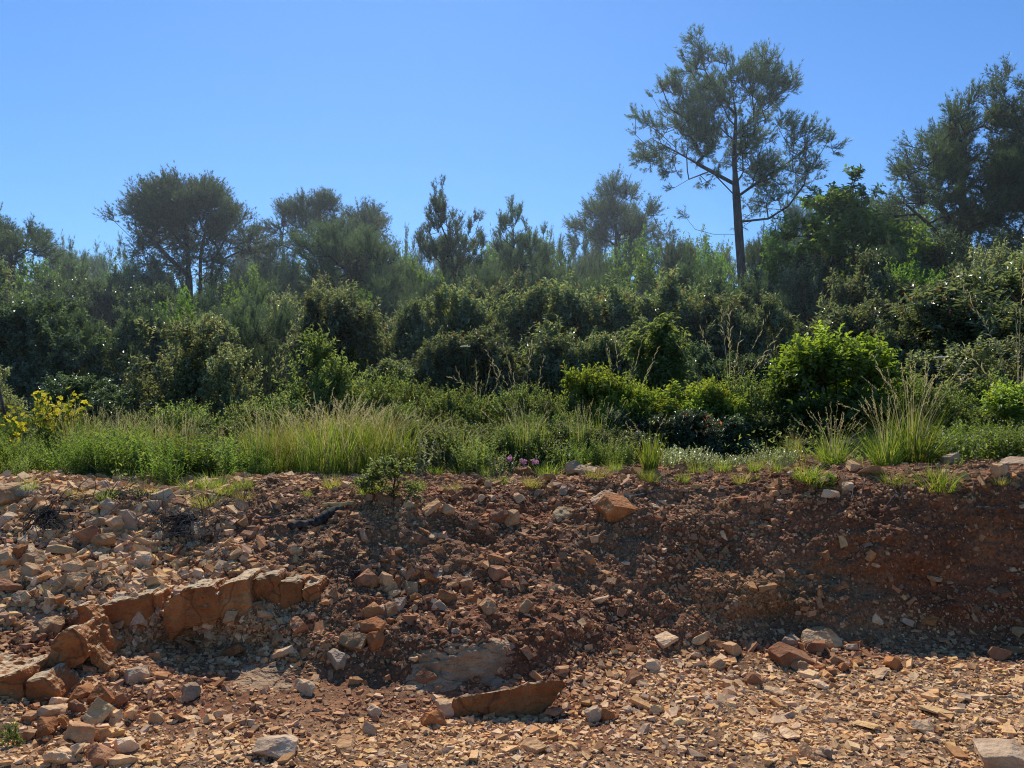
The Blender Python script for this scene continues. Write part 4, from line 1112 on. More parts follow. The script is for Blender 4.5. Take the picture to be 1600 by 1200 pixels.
NAME = {'arbutus': ('arbutus_shrub', 'shrub'), 'holm': ('evergreen_shrub', 'shrub'), 'sage': ('pale_shrub', 'shrub'), 'lime': ('leafy_shrub', 'shrub'), 'bramble': ('bramble_bush', 'bramble'),
        'fern': ('soft_shrub', 'shrub'), 'youngpine': ('young_pine', 'pine tree'), 'wildoak': ('wild_oak', 'oak tree'), 'darktree': ('evergreen_tree', 'tree'), 'bright': ('bright_shrub', 'shrub'), 'seedling': ('seedling_shrub', 'shrub'), 'sapling': ('thin_sapling', 'sapling')}
def plant(kind, u, vtop, Y, wpx, label, group=None, q=None, ground=None):
    ks = [k for k in K if k[0] == kind]
    pr = K[ks[int(rng.integers(len(ks)))] if q is None else (kind, q)]
    x = (u - 800) / F * Y
    gz = ground_z(x, Y) if ground is None else ground
    H = max(CAMZ - (vtop - HV) / F * Y - gz, .12)
    sz = H / (pr['h'] * 1.02); sx = wpx / F * Y / (2 * pr['r'] * 1.05)
    sx = min(max(sx, sz * .6), sz * 1.7)
    nm, ct = NAME[kind]
    o = empty(nm, (x, Y, gz - .03), rng.uniform(0, 2 * PI), (sx, sx * rng.uniform(.9, 1.1), sz))
    props(o, label, ct, group)
    obj('stem', pr['stem'], None, o); obj('crown', pr['crown'], None, o)
    return o

# skyline and back woods
GB = 'trees of the back wood'
for (u, vt, Y, w, kd) in [(95,402,31,110,'youngpine'),(150,412,34,110,'youngpine'),(190,398,30,90,'youngpine'),(60,425,27,100,'wildoak'),(130,432,25,120,'wildoak'),(430,385,30,90,'youngpine'),
   (395,430,25,110,'wildoak'),(640,385,30,90,'youngpine'),(665,405,27,100,'youngpine'),(770,395,30,90,'youngpine'),(870,385,31,90,'youngpine'),(885,400,27,110,'youngpine'),(1040,390,30,110,'youngpine'),
   (1075,400,26,100,'youngpine'),(1100,380,31,100,'wildoak'),(1215,375,25,110,'youngpine'),(1240,330,30,90,'youngpine'),(1395,320,25,90,'wildoak'),(1440,330,23,120,'wildoak'),(1010,400,28,90,'wildoak'),
   (590,400,29,110,'youngpine'),(350,440,27,120,'darktree'),(240,425,28,120,'darktree'),(930,395,32,90,'youngpine'),(1180,400,28,100,'wildoak'),(720,420,32,120,'youngpine'),(540,430,31,130,'youngpine'),
   (470,420,27,110,'wildoak'),(-60,400,26,150,'wildoak'),(-160,390,24,160,'youngpine'),(1740,250,22,200,'darktree'),(1850,260,22,200,'youngpine'),(20,440,30,120,'darktree'),(300,470,30,130,'darktree'),
   (820,410,33,110,'youngpine'),(1130,410,34,120,'youngpine'),(960,400,36,120,'wildoak'),(680,395,37,110,'youngpine'),(380,400,35,110,'youngpine'),(1330,330,30,110,'darktree')]:
    lab = {'youngpine': 'bushy grey-green pine in the hazy back wood', 'wildoak': 'rounded leafy oak in the back wood', 'darktree': 'dark evergreen tree in the back wood'}[kd]
    plant(kd, u, vt - 22, Y, w, lab, {'youngpine': 'bushy pines of the back wood', 'wildoak': 'oaks of the back wood', 'darktree': 'dark trees of the back wood'}[kd])
# middle wood: dark trees and evergreen shrubs between the pines and the scrub
for (u, vt, Y, w, kd) in [(90,440,19,150,'darktree'),(180,450,20,140,'darktree'),(235,455,18,140,'darktree'),(390,440,20,120,'wildoak'),(430,460,18,130,'youngpine'),(590,440,19,140,'youngpine'),(640,430,20,120,'youngpine'),
   (690,450,18.5,120,'youngpine'),(760,430,20,130,'youngpine'),(850,430,20,130,'youngpine'),(900,425,21,130,'youngpine'),(1000,415,20,140,'wildoak'),(1070,425,18,130,'youngpine'),(1120,440,19,120,'wildoak'),
   (1200,430,18,140,'darktree'),(1260,430,19,140,'darktree'),(1330,440,16.5,150,'darktree'),(1420,390,17.5,150,'wildoak'),(1490,370,16.5,160,'darktree'),(1560,390,16,170,'darktree'),(1650,380,16,190,'darktree'),
   (-70,440,18,170,'darktree'),(500,470,18,120,'darktree'),(340,470,20,130,'wildoak'),(20,455,18,130,'darktree'),(1770,400,16,180,'darktree'),(1190,470,16,120,'holm'),(950,440,18,130,'youngpine')]:
    lab = {'youngpine': 'soft-needled pine at the edge of the scrub', 'wildoak': 'leafy oak standing just behind the scrub', 'darktree': 'dark-leaved evergreen tree just behind the scrub', 'holm': 'dark shrub beside the base of the tall lone pine'}[kd]
    plant(kd, u, vt - 22, Y, w, lab, {'youngpine': 'pines at the edge of the scrub', 'wildoak': 'oaks behind the scrub', 'darktree': 'evergreen trees behind the scrub', 'holm': None}[kd])

for (u, vt, Y, w, kd) in [(40,415,23,140,'wildoak'),(120,408,24,140,'youngpine'),(185,418,23,130,'wildoak'),(240,430,22,120,'darktree'),(345,425,23,130,'wildoak'),(400,405,24,120,'youngpine'),(450,410,23,120,'youngpine'),
   (520,420,24,140,'wildoak'),(600,400,24,130,'youngpine'),(645,415,23,120,'wildoak'),(700,410,25,120,'youngpine'),(755,405,25,120,'wildoak'),(790,415,24,110,'youngpine'),(850,395,25,120,'wildoak'),(905,390,25,120,'youngpine'),
   (1000,385,25,120,'wildoak'),(1050,395,24,120,'youngpine'),(1100,400,24,110,'wildoak'),(1195,385,24,110,'youngpine'),(1225,355,22,110,'wildoak'),(1400,345,21,120,'darktree'),(1450,380,20,130,'wildoak'),(285,450,26,120,'wildoak'),(320,440,27,130,'youngpine'),(0,420,25,130,'youngpine')]:
    plant(kd, u, vt - (25 if u < 260 or u > 340 else 5), Y, w, {'youngpine': 'soft grey-green pine filling the middle of the wood', 'wildoak': 'broad-leaved tree filling the middle of the wood', 'darktree': 'dark tree filling the middle of the wood'}[kd],
          {'youngpine': 'pines filling the middle wood', 'wildoak': 'broad-leaved trees filling the middle wood', 'darktree': 'dark trees filling the middle wood'}[kd])
LIP = []
rw = np.random.default_rng(77)
WALL = {'arbutus': ('upright arbutus woven into the thicket wall under the pines', 'upright arbutus of the thicket wall'), 'youngpine': ('feathery young pine rising out of the thicket', 'young pines in the thicket'),
        'wildoak': ('loose-leaved young oak rising out of the thicket', 'young oaks in the thicket'), 'sage': ('tall pale-leaved shrub woven into the thicket wall', 'tall pale shrubs of the thicket wall'), 'holm': ('dark-leaved shrub filling the thicket wall', 'dark shrubs of the thicket wall')}
for k in range(64):
    u = -40 + 1680 * (k + rw.random()) / 64
    Y = rw.uniform(13.5, 18.0)
    lim = np.interp(u, [0, 200, 420, 640, 900, 1150, 1250, 1400, 1600], [415, 445, 415, 420, 405, 420, 395, 375, 360])
    vt = lim + rw.uniform(0, 95)
    kd = ('arbutus', 'youngpine', 'arbutus', 'wildoak', 'sage', 'youngpine', 'holm')[int(rw.integers(7))]
    plant(kd, u, vt, Y, rw.uniform(65, 125), *WALL[kd])
# scrub
plant('holm', 85, 465, 13.5, 190, 'large round dark evergreen shrub at the left', q=0)
plant('holm', -40, 480, 13, 180, 'dark evergreen shrub at the photo edge beside the large round one', q=1)
plant('sage', 290, 500, 11.2, 170, 'pale grey-green shrub with glinting leaves in front of the umbrella pine', q=0)
plant('sage', 372, 545, 10.8, 110, 'smaller pale shrub at the right shoulder of the big pale one', q=1)
plant('holm', 150, 590, 10.6, 150, 'low dark green shrub behind the yellow broom', q=2)
plant('sage', -5, 575, 9.2, 110, 'grey-leaved shrub at the photo edge beside the yellow broom', q=1)
plant('arbutus', 540, 455, 13.2, 170, 'tall arbutus with reddish young leaves behind the pale green soft shrub', q=0)
plant('fern', 490, 545, 9.8, 140, 'pale green soft-leaved shrub with spreading sprays', q=0)
for (u, vt, Y, w) in [(650,480,13.5,120),(720,448,13.8,150),(800,455,14,150),(880,440,14.2,160),(960,445,14,150),(1040,440,14,160),(1110,455,13.4,150),(1000,500,12.4,130),(690,520,12.4,130),(780,505,12.6,140),(860,510,12.5,140),(610,560,11.6,120),(930,520,12.2,120)]:
    plant('arbutus', u, vt, Y, w, 'arbutus shrub with glinting leaves in the dense central thicket', 'arbutus shrubs of the central thicket')
plant('arbutus', 1205, 470, 12.6, 110, 'rounded arbutus right of the tall pine trunk', q=1)
plant('holm', 1090, 540, 11.8, 130, 'dark shrub in the shade behind the tall yellow-green sapling', q=2)
plant('holm', 1170, 555, 11.5, 120, 'dark shrub between the sapling and the bright green bush', q=0)
for (u, vt, Y, w) in [(1290,480,12.8,150),(1370,465,12.6,150),(1440,470,12,160),(1420,450,13.6,160)]:
    plant('arbutus', u, vt, Y, w, 'dark glossy shrub in the row behind the bright green bush', 'glossy shrubs behind the bright bush')
plant('arbutus', 1520, 430, 11.2, 230, 'large glinting arbutus filling the right side above the tussock', q=2)
plant('arbutus', 1600, 400, 11.6, 220, 'tall arbutus cut off by the right photo edge', q=0)
plant('sage', 1490, 540, 9.6, 190, 'grey-green shrub right of the bright green bush', q=0)
plant('sage', 1590, 530, 9.4, 150, 'grey-green shrub cut by the right photo edge', q=1)
plant('bright', 1298, 522, 8.8, 200, 'bright lime-green bush, the brightest plant on the bank', q=0)
plant('sapling', 1040, 505, 10.2, 120, 'tall thin yellow-green sapling in the middle of the scrub', q=0)
plant('arbutus', 1700, 450, 11, 200, 'arbutus beyond the right photo edge')
plant('holm', -170, 500, 12, 200, 'dark shrub beyond the left photo edge')
for (u, vt, Y, w) in [(925,588,8.6,110),(955,628,8.3,80),(985,610,8.5,90),(1020,634,8.3,80),(1050,612,8.5,100),(1085,630,8.4,80),(1110,606,8.6,90),(1142,628,8.5,80)]:
    plant('lime', u, vt, Y, w, 'low bright yellow-green shrub in the strip behind the tussock', 'low yellow-green shrubs behind the tussock')
for (u, vt, Y, w) in [(640,668,7.6,110),(700,672,7.5,120),(760,668,7.7,120),(820,672,7.6,110),(880,668,7.7,120),(935,672,7.7,110)]:
    plant('bramble', u, vt, Y, w, 'low bramble spilling to the front of the verge', 'brambles at the front of the verge')
for (u, vt, Y, w) in [(960,640,8.0,110),(1030,648,8.0,120),(1090,640,8.1,110),(1150,650,8.1,120)]:
    plant('holm', u, vt, Y, w, 'shadowed dark shrub at the foot of the yellow-green strip', 'dark shrubs under the yellow-green strip')
plant('bramble', 1170, 600, 8.9, 110, 'grey-green bramble between the low yellow-green strip and the bright bush', q=0)
plant('bramble', 1215, 640, 8.5, 110, 'dark bramble at the foot of the bright green bush', q=1)
plant('holm', 1300, 640, 8.9, 160, 'shadowed shrub base under the bright green bush', q=1)
for (u, vt, Y, w) in [(620,600,9.4,110),(660,612,9,110),(700,620,8.6,110),(740,628,8.6,100),(790,622,8.8,110),(845,618,8.6,110),(890,628,8.5,90),(620,640,8.2,90),(690,655,8,90),(830,655,8.0,90),(880,650,8.0,80)]:
    plant('bramble', u, vt, Y, w, 'tangled bramble between the golden grass and the yellow-green strip', 'brambles in the middle of the verge')
for (u, vt, Y, w) in [(300,640,8.8,110),(345,655,8.3,110),(395,640,8.6,110),(230,650,8.8,120),(440,630,9,120)]:
    plant('bramble', u, vt, Y, w, 'pale bramble between the yellow broom and the golden grass', 'brambles beside the yellow broom')
for (u, vt, Y, w) in [(1400,600,9,110),(1450,610,8.6,120),(1520,600,8.8,120),(1560,640,8.2,110)]:
    plant('bramble', u, vt, Y, w, 'pale bramble between the large tussock and the photo edge', 'brambles behind the large tussock')
plant('lime', 1580, 610, 7.9, 110, 'yellow-flushed bush at the right end of the lip', q=1)
for k in range(30):
    u = 20 + 1560 * (k + rng.random()) / 30
    vb = float(np.interp(u, [0, 300, 600, 900, 1200, 1600], [768, 778, 756, 748, 748, 745])) + rng.uniform(-6, 14)
    LIP.append((u, vb))
p_, _ = place(612, 778)
plant('seedling', 612, 712, float(p_[1]), 105, 'grey-green seedling shrub growing out of the bank slope', q=0, ground=float(p_[2]))
p_, _ = place(15, 1168)
plant('seedling', 15, 1140, float(p_[1]), 34, 'tiny green plant in the near corner gravel', q=0, ground=float(p_[2]))
p_, _ = place(1295, 762)
plant('lime', 1295, 740, float(p_[1]), 24, 'small bright sprig growing between white stones on the bank', q=0, ground=float(p_[2]))

# ------------------------------------------------------------------ grasses and herbs
def blade_geo(B, az, lean, droop, L, W, seg=4):
    n = len(B)
    t = np.linspace(0, 1, seg + 1)
    dirh = np.stack([np.cos(az), np.sin(az), np.zeros(n)], -1)
    side = np.stack([-np.sin(az), np.cos(az), np.zeros(n)], -1)
    tw = rng.uniform(-.9, .9, n)[:, None]
    side = norm(side * np.cos(tw) + dirh * np.sin(tw))
    pts = [B]
    for k in range(seg):
        th = lean + droop * ((k + .5) / seg) ** 1.5
        pts.append(pts[-1] + (dirh * np.sin(th)[:, None] + np.array([0, 0, 1.]) * np.cos(th)[:, None]) * (L / seg)[:, None])
    pts = np.stack(pts, 1)
    wv = (W[:, None] * (1 - t[None] ** 1.6) * .5 + W[:, None] * .04)
    V = np.stack([pts - side[:, None] * wv[..., None], pts + side[:, None] * wv[..., None]], 2)   # n, seg+1, 2, 3
    k = (seg + 1) * 2
    q = np.array([[2 * i, 2 * i + 1, 2 * i + 3, 2 * i + 2] for i in range(seg)])
    Q = q[None] + (np.arange(n) * k)[:, None, None]
    return V.reshape(-1, 3), Q.reshape(-1, 4), k, pts

def tussock_meshes(n, h, spread, w, lean=.35, droop=.9, seeds=0, seed_h=1.4, seed_len=.12):
    a = rng.uniform(0, 2 * PI, n); r = spread * np.sqrt(rng.random(n))
    B = np.stack([r * np.cos(a), r * np.sin(a), np.full(n, -.02)], -1)
    az = a + rng.normal(0, .7, n)
    V, Q, k, pts = blade_geo(B, az, np.abs(rng.normal(0, lean, n)), np.abs(rng.normal(droop * .6, droop * .5, n)), h * rng.uniform(.45, 1.1, n), w * rng.uniform(.6, 1.2, n))
    t = np.clip(rng.beta(2, 2.2, n), 0, .9); t[rng.random(n) < .12] = 1
    blades = mesh_arrays('blades', V, quads=Q, tint=np.repeat(t, k))
    stalks = None
    if seeds:
        a = rng.uniform(0, 2 * PI, seeds); r = spread * .6 * rng.random(seeds)
        B = np.stack([r * np.cos(a), r * np.sin(a), np.zeros(seeds)], -1)
        V, Q, k, pts = blade_geo(B, a + rng.normal(0, .5, seeds), np.abs(rng.normal(.12, .15, seeds)), np.abs(rng.normal(.45, .35, seeds)), h * seed_h * rng.uniform(.7, 1.1, seeds), np.full(seeds, .006), seg=6)
        ns = 12
        tip = pts[:, -1]; pre = pts[:, -2]
        d = tip - pre
        kk = np.linspace(-.6, 1, ns)
        SB = (tip[:, None] + norm(d)[:, None] * (seed_len * kk)[None, :, None]).reshape(-1, 3)
        SD = np.repeat(norm(d), ns, 0) + rng.normal(0, .3, (seeds * ns, 3))
        LV, LT, lk = leaf_geo(SB, SD, rng.normal(0, 1, (len(SB), 3)), np.full(len(SB), seed_len * .28), np.full(len(SB), .008))
        stalks = mesh_arrays('seed_heads', np.concatenate([V, LV]), tris=LT + len(V), quads=Q)
    return blades, stalks

TK = {}
for q in range(3):
    TK['tuft', q] = tussock_meshes(170, .30, .10, .006, .45, 1.0)
    TK['gold', q] = tussock_meshes(260, .62, .20, .007, .16, .35, seeds=26, seed_h=1.12, seed_len=.07)
    TK['tussock', q] = tussock_meshes(330, .50, .12, .007, .42, .8, seeds=26, seed_h=1.35, seed_len=.09)
TK['rush', 0] = tussock_meshes(190, .50, .07, .008, .26, .25, seeds=4, seed_h=1.1)
TK['plume', 0] = tussock_meshes(60, .45, .10, .006, .3, .6, seeds=11, seed_h=2.0, seed_len=.20)
def tussock(kind, u, vtop, vbase, label, group=None, mat='grass', Y=None, q=None, sw=1.0, name='grass_tussock', hang=0):
    if Y is None:
        p, _ = place(u, vbase); Y = float(p[1]); x, gz = float(p[0]), float(p[2])
    else:
        x = (u - 800) / F * Y; gz = ground_z(x, Y)
    H = CAMZ - (vtop - HV) / F * Y - gz
    ks = [k for k in TK if k[0] == kind]
    bl, sd = TK[ks[int(rng.integers(len(ks)))] if q is None else (kind, q)]
    h0 = {'tuft': .27, 'gold': .68, 'tussock': .56, 'rush': .5, 'plume': .85}[kind]
    s = max(H, .05) / h0
    o = empty(name, (x, Y, gz - .01), rng.uniform(0, 6.28), (s * sw, s * sw, s))
    props(o, label, 'grass', group)
    key = bl.name + mat
    if key not in MATMESH:
        c = bl.copy(); c.materials.append(M[mat]); MATMESH[key] = c
    obj('blades', MATMESH[key], None, o)
    if sd:
        obj('seed_heads', sd, M['straw'], o)
    return o
tussock('rush', 1015, 668, 738, 'stiff upright rush-like tussock on the lip beside the tall grey stone', q=0)
tussock('tussock', 1300, 655, 728, 'tussock with thin drooping seed heads under the bright green bush', sw=1.1)
tussock('tussock', 1425, 600, 722, 'largest tussock on the lip, right of the bright green bush', Y=7.0, sw=1.0)
tussock('tussock', 1385, 640, 722, 'tussock leaning against the largest one', Y=6.9)
tussock('tuft', 1465, 715, 762, 'grass hanging over the dark bank below the rounded grey stone', sw=1.5)
tussock('tuft', 1255, 715, 748, 'short grass tuft at the lip below the thin seed heads', sw=1.4)
tussock('tuft', 1015, 728, 752, 'low tuft among stones just below the rush-like tussock', sw=1.2)
tussock('plume', 820, 580, 700, 'tall pale feathery plumes leaning above the brambles', Y=9.0, q=0)
tussock('plume', 970, 575, 690, 'scattered tall seed stalks behind the yellow-green strip', Y=9.6, q=0)
tussock('plume', 1140, 540, 690, 'tall drooping seed stalks left of the bright green bush', Y=9.8, q=0)
tussock('plume', 1590, 500, 690, 'tall dry stalks against the right-hand shrub', Y=8.6, q=0)
tussock('plume', 745, 605, 690, 'dry bent stalks in front of the dark central gap', Y=8.8, q=0)
for (u, vt, Y, mt) in [(415,672,7.3,'grass'),(432,655,7.6,'goldgrass'),(452,648,7.2,'grass'),(470,634,7.7,'goldgrass'),(488,642,7.1,'grass'),(505,622,7.6,'goldgrass'),(520,640,7.0,'grass'),(535,628,7.5,'goldgrass'),
   (552,636,7.1,'grass'),(566,626,7.7,'goldgrass'),(582,640,7.2,'grass'),(598,634,7.6,'goldgrass'),(440,690,6.8,'grass'),(478,686,6.8,'grass'),(515,682,6.8,'grass'),(550,690,6.8,'grass'),(588,690,6.9,'grass'),(400,690,7.0,'grass'),(345,676,7.8,'goldgrass'),(372,668,8.0,'goldgrass'),(318,690,7.6,'grass')]:
    tussock('gold', u, vt, 745, 'tall green grass with golden heads in the thick stand', 'golden-headed grass stand', mat=mt, Y=Y, sw=rng.uniform(1.1, 1.5), name='golden_grass')
for (u, vt, vb) in [(330,730,765),(355,745,772),(300,738,768),(385,738,762),(1090,712,738),(1130,708,735),(1180,712,735),(1215,716,735),(760,722,742),(720,718,742),(680,722,745),(850,718,738),(960,712,736)]:
    tussock('tuft', u, vt, vb, 'short bright grass tuft growing along the bank lip', 'short tufts along the lip', sw=1.3)

for k, (u, vb) in enumerate(LIP):
    tussock('tuft', u, vb - rng.uniform(12, 34), vb, 'small straggling tuft rooted among the lip stones', 'straggling tufts among the lip stones', mat=('grass', 'goldgrass')[k % 2], sw=rng.uniform(1.0, 1.9))

def herb_mesh(n, h, spread, ll, lw, per=26, seed=0):
    """upright leafy stems"""
    a = rng.uniform(0, 2 * PI, n); r = spread * np.sqrt(rng.random(n))
    B = np.stack([r * np.cos(a), r * np.sin(a), np.full(n, -.02)], -1)
    V, Q, k, pts = blade_geo(B, a, np.abs(rng.normal(0, .18, n)), np.abs(rng.normal(.1, .15, n)), h * rng.uniform(.55, 1.05, n), np.full(n, .006), seg=4)
    f = np.linspace(.12, 1, per)
    seg = np.clip((f * 4).astype(int), 0, 3); fr = f * 4 - seg
    LB = pts[:, seg] + (pts[:, seg + 1] - pts[:, seg]) * fr[None, :, None]
    ax = rng.uniform(0, 2 * PI, (n, per))
    LD = np.stack([np.cos(ax), np.sin(ax), .5 + .7 * f[None] + 0 * ax], -1)
    m = n * per
    LV, LT, lk = leaf_geo(LB.reshape(-1, 3), LD.reshape(-1, 3), np.tile([[0, 0, 1.]], (m, 1)) + rng.normal(0, .3, (m, 3)), ll * np.tile(1.2 - .7 * f, n) * rng.uniform(.7, 1.2, m), np.full(m, lw))
    t = np.clip(rng.beta(2, 2.2, m), 0, .9)
    return mesh_arrays('foliage', np.concatenate([V, LV]), tris=LT + len(V), quads=Q, tint=np.concatenate([np.full(len(V), .4), np.repeat(t, lk)]))
HK = [herb_mesh(46, .62, .20, .075, .012), herb_mesh(40, .55, .22, .06, .016), herb_mesh(30, .38, .18, .05, .02)]
def herb(u, vtop, Y, label, group=None, q=0, mat='herb', sw=1.0):
    x = (u - 800) / F * Y; gz = ground_z(x, Y)
    H = CAMZ - (vtop - HV) / F * Y - gz
    s = max(H, .08) / (.62, .55, .38)[q]
    key = HK[q].name + mat
    if key not in MATMESH:
        c = HK[q].copy(); c.materials.append(M[mat]); MATMESH[key] = c
    o = obj('leafy_herb', MATMESH[key]); o.location = (x, Y, gz - .01); o.rotation_euler = (0, 0, rng.uniform(0, 6.28)); o.scale = (s * sw, s * sw, s)
    props(o, label, 'herb plant', group)
    return o
for k in range(34):
    u = -40 + 260 * (k + .5) / 34 + rng.normal(0, 6); Y = float(rng.uniform(6.55, 7.6))
    herb(u, 735 - rng.uniform(20, 66 if u < 150 else 100), Y, 'feathery green herb under the yellow broom', 'feathery herbs under the broom', q=int(rng.integers(2)), sw=1.2, mat='herb' if k % 4 else 'fern')
for k in range(26):
    u = 215 + 210 * (k + .5) / 26 + rng.normal(0, 6); Y = float(rng.uniform(6.6, 7.6))
    herb(u, 740 - rng.uniform(28, 70), Y, 'small leafy weed between the broom and the golden grass', 'weeds before the golden grass', q=int(rng.integers(0, 3)), sw=1.2, mat='herb' if k % 3 else 'bramble')
for k in range(26):
    u = 620 + 350 * (k + .5) / 26 + rng.normal(0, 6); Y = float(rng.uniform(7.0, 7.8))
    herb(u, 728 - rng.uniform(22, 58), Y, 'small leafy weed at the foot of the brambles', 'weeds before the brambles', q=int(rng.integers(0, 3)), sw=1.3, mat=('herb', 'bramble', 'sage')[k % 3])
for k in range(14):
    u = 1050 + 190 * (k + .5) / 14; Y = float(rng.uniform(7.0, 7.5))
    herb(u, 728 - rng.uniform(14, 34), Y, 'low silvery herb on the lip right of the rush-like tussock', 'silvery herbs on the lip', q=2, mat='sage', sw=1.5)
for k in range(16):
    u = 1440 + 190 * (k + .5) / 16; Y = float(rng.uniform(6.9, 7.8))
    herb(u, 722 - rng.uniform(30, 75), Y, 'leafy herb between the largest tussock and the yellow-flushed bush', 'herbs beside the largest tussock', q=int(rng.integers(3)), sw=1.3, mat=('herb', 'bramble')[k % 2])

plant('holm', 303, 668, 7.6, 80, 'small dark bush added for the dark gap in the weeds between the broom and the golden grass', q=1)  # dark leaves added to make a dark gap in the verge
plant('fern', 283, 708, 6.9, 46, 'little pale-leaved sprig in front of the small dark bush', q=1)
for (u, vt, Y) in [(150,640,7.9),(185,655,7.6),(215,650,8.0),(245,645,8.0),(265,660,7.7),(130,672,7.0)]:
    tussock('gold', u, vt, 745, 'thin grass with pale heads rising through the herbs by the broom', 'thin grasses through the herbs', mat='grass', Y=Y, sw=1.0)
for (u, vt, Y) in [(660,660,7.9),(720,668,7.6),(785,655,8.0),(850,662,7.7),(900,668,7.6),(1240,672,7.6),(1345,668,7.6)]:
    tussock('gold', u, vt, 740, 'thin pale grass tangled into the brambles', 'thin grasses in the brambles', mat='goldgrass', Y=Y, sw=.9)
for k in range(34):
    u = 110 + 860 * (k + rw.random()) / 34
    Y = float(rw.uniform(6.9, 8.3))
    tussock('gold', u, rw.uniform(632, 692), 745, 'loose seeding grass scattered through the weeds and brambles', 'loose seeding grass of the verge', mat=('goldgrass', 'grass', 'grass')[k % 3], Y=Y, sw=float(rw.uniform(.7, 1.2)))
# general grass and low cover on the plateau: nobody could count it
def cover(name, n, label, mat, hrange, wid, leafy=False, lip=0.0):
    y = rng.uniform(0, 1, n) ** 1.3 * (1.8 if lip else 5.0) - lip
    u = rng.uniform(-500, 2100, n)
    i = np.clip(np.searchsorted(S, (u - 800) / F), 0, nC - 1)
    Y = Y8[i] - .05 + y + .10 + .42 * fbm(np.stack([u / 75, u * 0, u * 0], -1), 1.0, 3, 12)
    X = (u - 800) / F * Y
    Zg = np.array([np.interp(Y[k], P[n_front - 60:n_front + 20, i[k], 1], P[n_front - 60:n_front + 20, i[k], 2]) for k in range(n)])
    B = np.stack([X, Y, Zg - .01], -1)
    dens = fbm(B, 1.5, 3, 66)
    keep = rng.random(n) < np.clip(.6 + dens, .1, 1) * smoothstep(-lip, .5 - lip, y)
    B = B[keep]; n = len(B)
    h = rng.uniform(*hrange, n) * (.7 + .6 * np.clip(dens[keep] + .4, 0, 1))
    if not leafy:
        V, Q, k, _ = blade_geo(B, rng.uniform(0, 6.28, n), np.abs(rng.normal(.2 + 2 * lip, .25, n)), np.abs(rng.normal(.5 + lip * 2, .4, n)), h, np.full(n, wid) * rng.uniform(.6, 1.2, n), seg=3)
        t = np.clip(rng.beta(2, 2.2, n), 0, .9); t[rng.random(n) < .10] = 1
        me = mesh_arrays(name, V, quads=Q, tint=np.repeat(t, k))
    else:
        B[:, 2] += h * rng.random(n)
        V, T, k = leaf_geo(B, rng.normal(0, 1, (n, 3)) + np.array([0, 0, .4]), rng.normal(0, .4, (n, 3)) + np.array([0, 0, 1.]), rng.uniform(.025, .055, n), rng.uniform(.014, .028, n))
        me = mesh_arrays(name, V, tris=T, tint=np.repeat(np.clip(rng.beta(2, 2.2, n), 0, .9), k))
    o = obj(name, me, M[mat]); props(o, label, 'grass' if not leafy else 'ground cover', kind='stuff')
cover('grass', 15000, 'rough green and straw grass over the bank top', 'grass', (.06, .24), .005)
cover('dry_grass', 12000, 'dry matted straw along the bank top and over its lip', 'goldgrass', (.05, .2), .004, lip=.35)
cover('ground_cover', 60000, 'low leafy ground cover over the bank top', 'bramble', (.05, .34), 0, True)

# ------------------------------------------------------------------ flowers
def flower_mesh(name, r, n=5, cup=.4):
    a = np.arange(n) / n * 2 * PI
    D = np.stack([np.cos(a), np.sin(a), np.full(n, cup)], -1)
    V, T, k = leaf_geo(np.zeros((n, 3)), D, np.tile([[0, 0, 1.]], (n, 1)), np.full(n, r), np.full(n, r * .8), n6=True)
    return mesh_arrays(name, V, tris=T)
# yellow broom
def broom(u, vtop, Y, wpx, n_sh, n_fl, label):
    x = (u - 800) / F * Y; gz = ground_z(x, Y)
    H = CAMZ - (vtop - HV) / F * Y - gz; R = wpx / F * Y / 2
    a = rng.uniform(0, 2 * PI, n_sh)
    B = np.stack([.06 * np.cos(a), .06 * np.sin(a), np.zeros(n_sh)], -1)
    V, Q, k, pts = blade_geo(B, a, np.abs(rng.normal(0, R / H * .7, n_sh)), np.abs(rng.normal(0, .12, n_sh)), H * rng.uniform(.55, 1.0, n_sh), np.full(n_sh, .010), seg=5)
    t = empty('broom_bush', (x, Y, gz)); props(t, label, 'broom')
    per = 26
    f = rng.uniform(.25, 1, (n_sh, per)); sg = np.clip((f * 5).astype(int), 0, 4)
    LB = np.take_along_axis(pts, sg[..., None], 1) + (np.take_along_axis(pts, sg[..., None] + 1, 1) - np.take_along_axis(pts, sg[..., None], 1)) * (f * 5 - sg)[..., None]
    m = n_sh * per
    LV, LT, lk = leaf_geo(LB.reshape(-1, 3), rng.normal(0, .5, (m, 3)) + np.array([0, 0, .8]), rng.normal(0, 1, (m, 3)), rng.uniform(.03, .07, m), np.full(m, .012))
    me = mesh_arrays('foliage', np.concatenate([V, LV]), tris=LT + len(V), quads=Q, tint=np.concatenate([np.full(len(V), .3), np.repeat(np.clip(rng.beta(2, 2, m), 0, .9), lk)]))
    obj('foliage', me, M['broomgreen'], t)
    fm = flower_mesh('flower', .028, 5, .5); fm.materials.append(M['petal_yellow'])
    tops = np.argsort(-pts[:, -1, 2])[:max(8, n_sh // 3)]
    for i in range(n_fl):
        s = pts[tops[int(rng.integers(len(tops)))]]
        k = (1 - .5 * rng.random() ** 1.6) * 5; j = min(int(k), 4)
        p = s[j] + (s[j + 1] - s[j]) * (k - j) + rng.normal(0, .05, 3)
        o = obj('flower', fm, None, t); o.location = p
        o.rotation_euler = (rng.uniform(-1.2, 1.2), rng.uniform(-1.2, 1.2), rng.uniform(0, 6)); o.scale = [rng.uniform(.7, 1.4)] * 3
broom(88, 616, 7.7, 118, 64, 140, 'yellow-flowered broom on the verge, its blossom clusters at the top')
broom(5, 645, 7.8, 100, 44, 70, 'yellow-flowered broom cut off by the left photo edge')
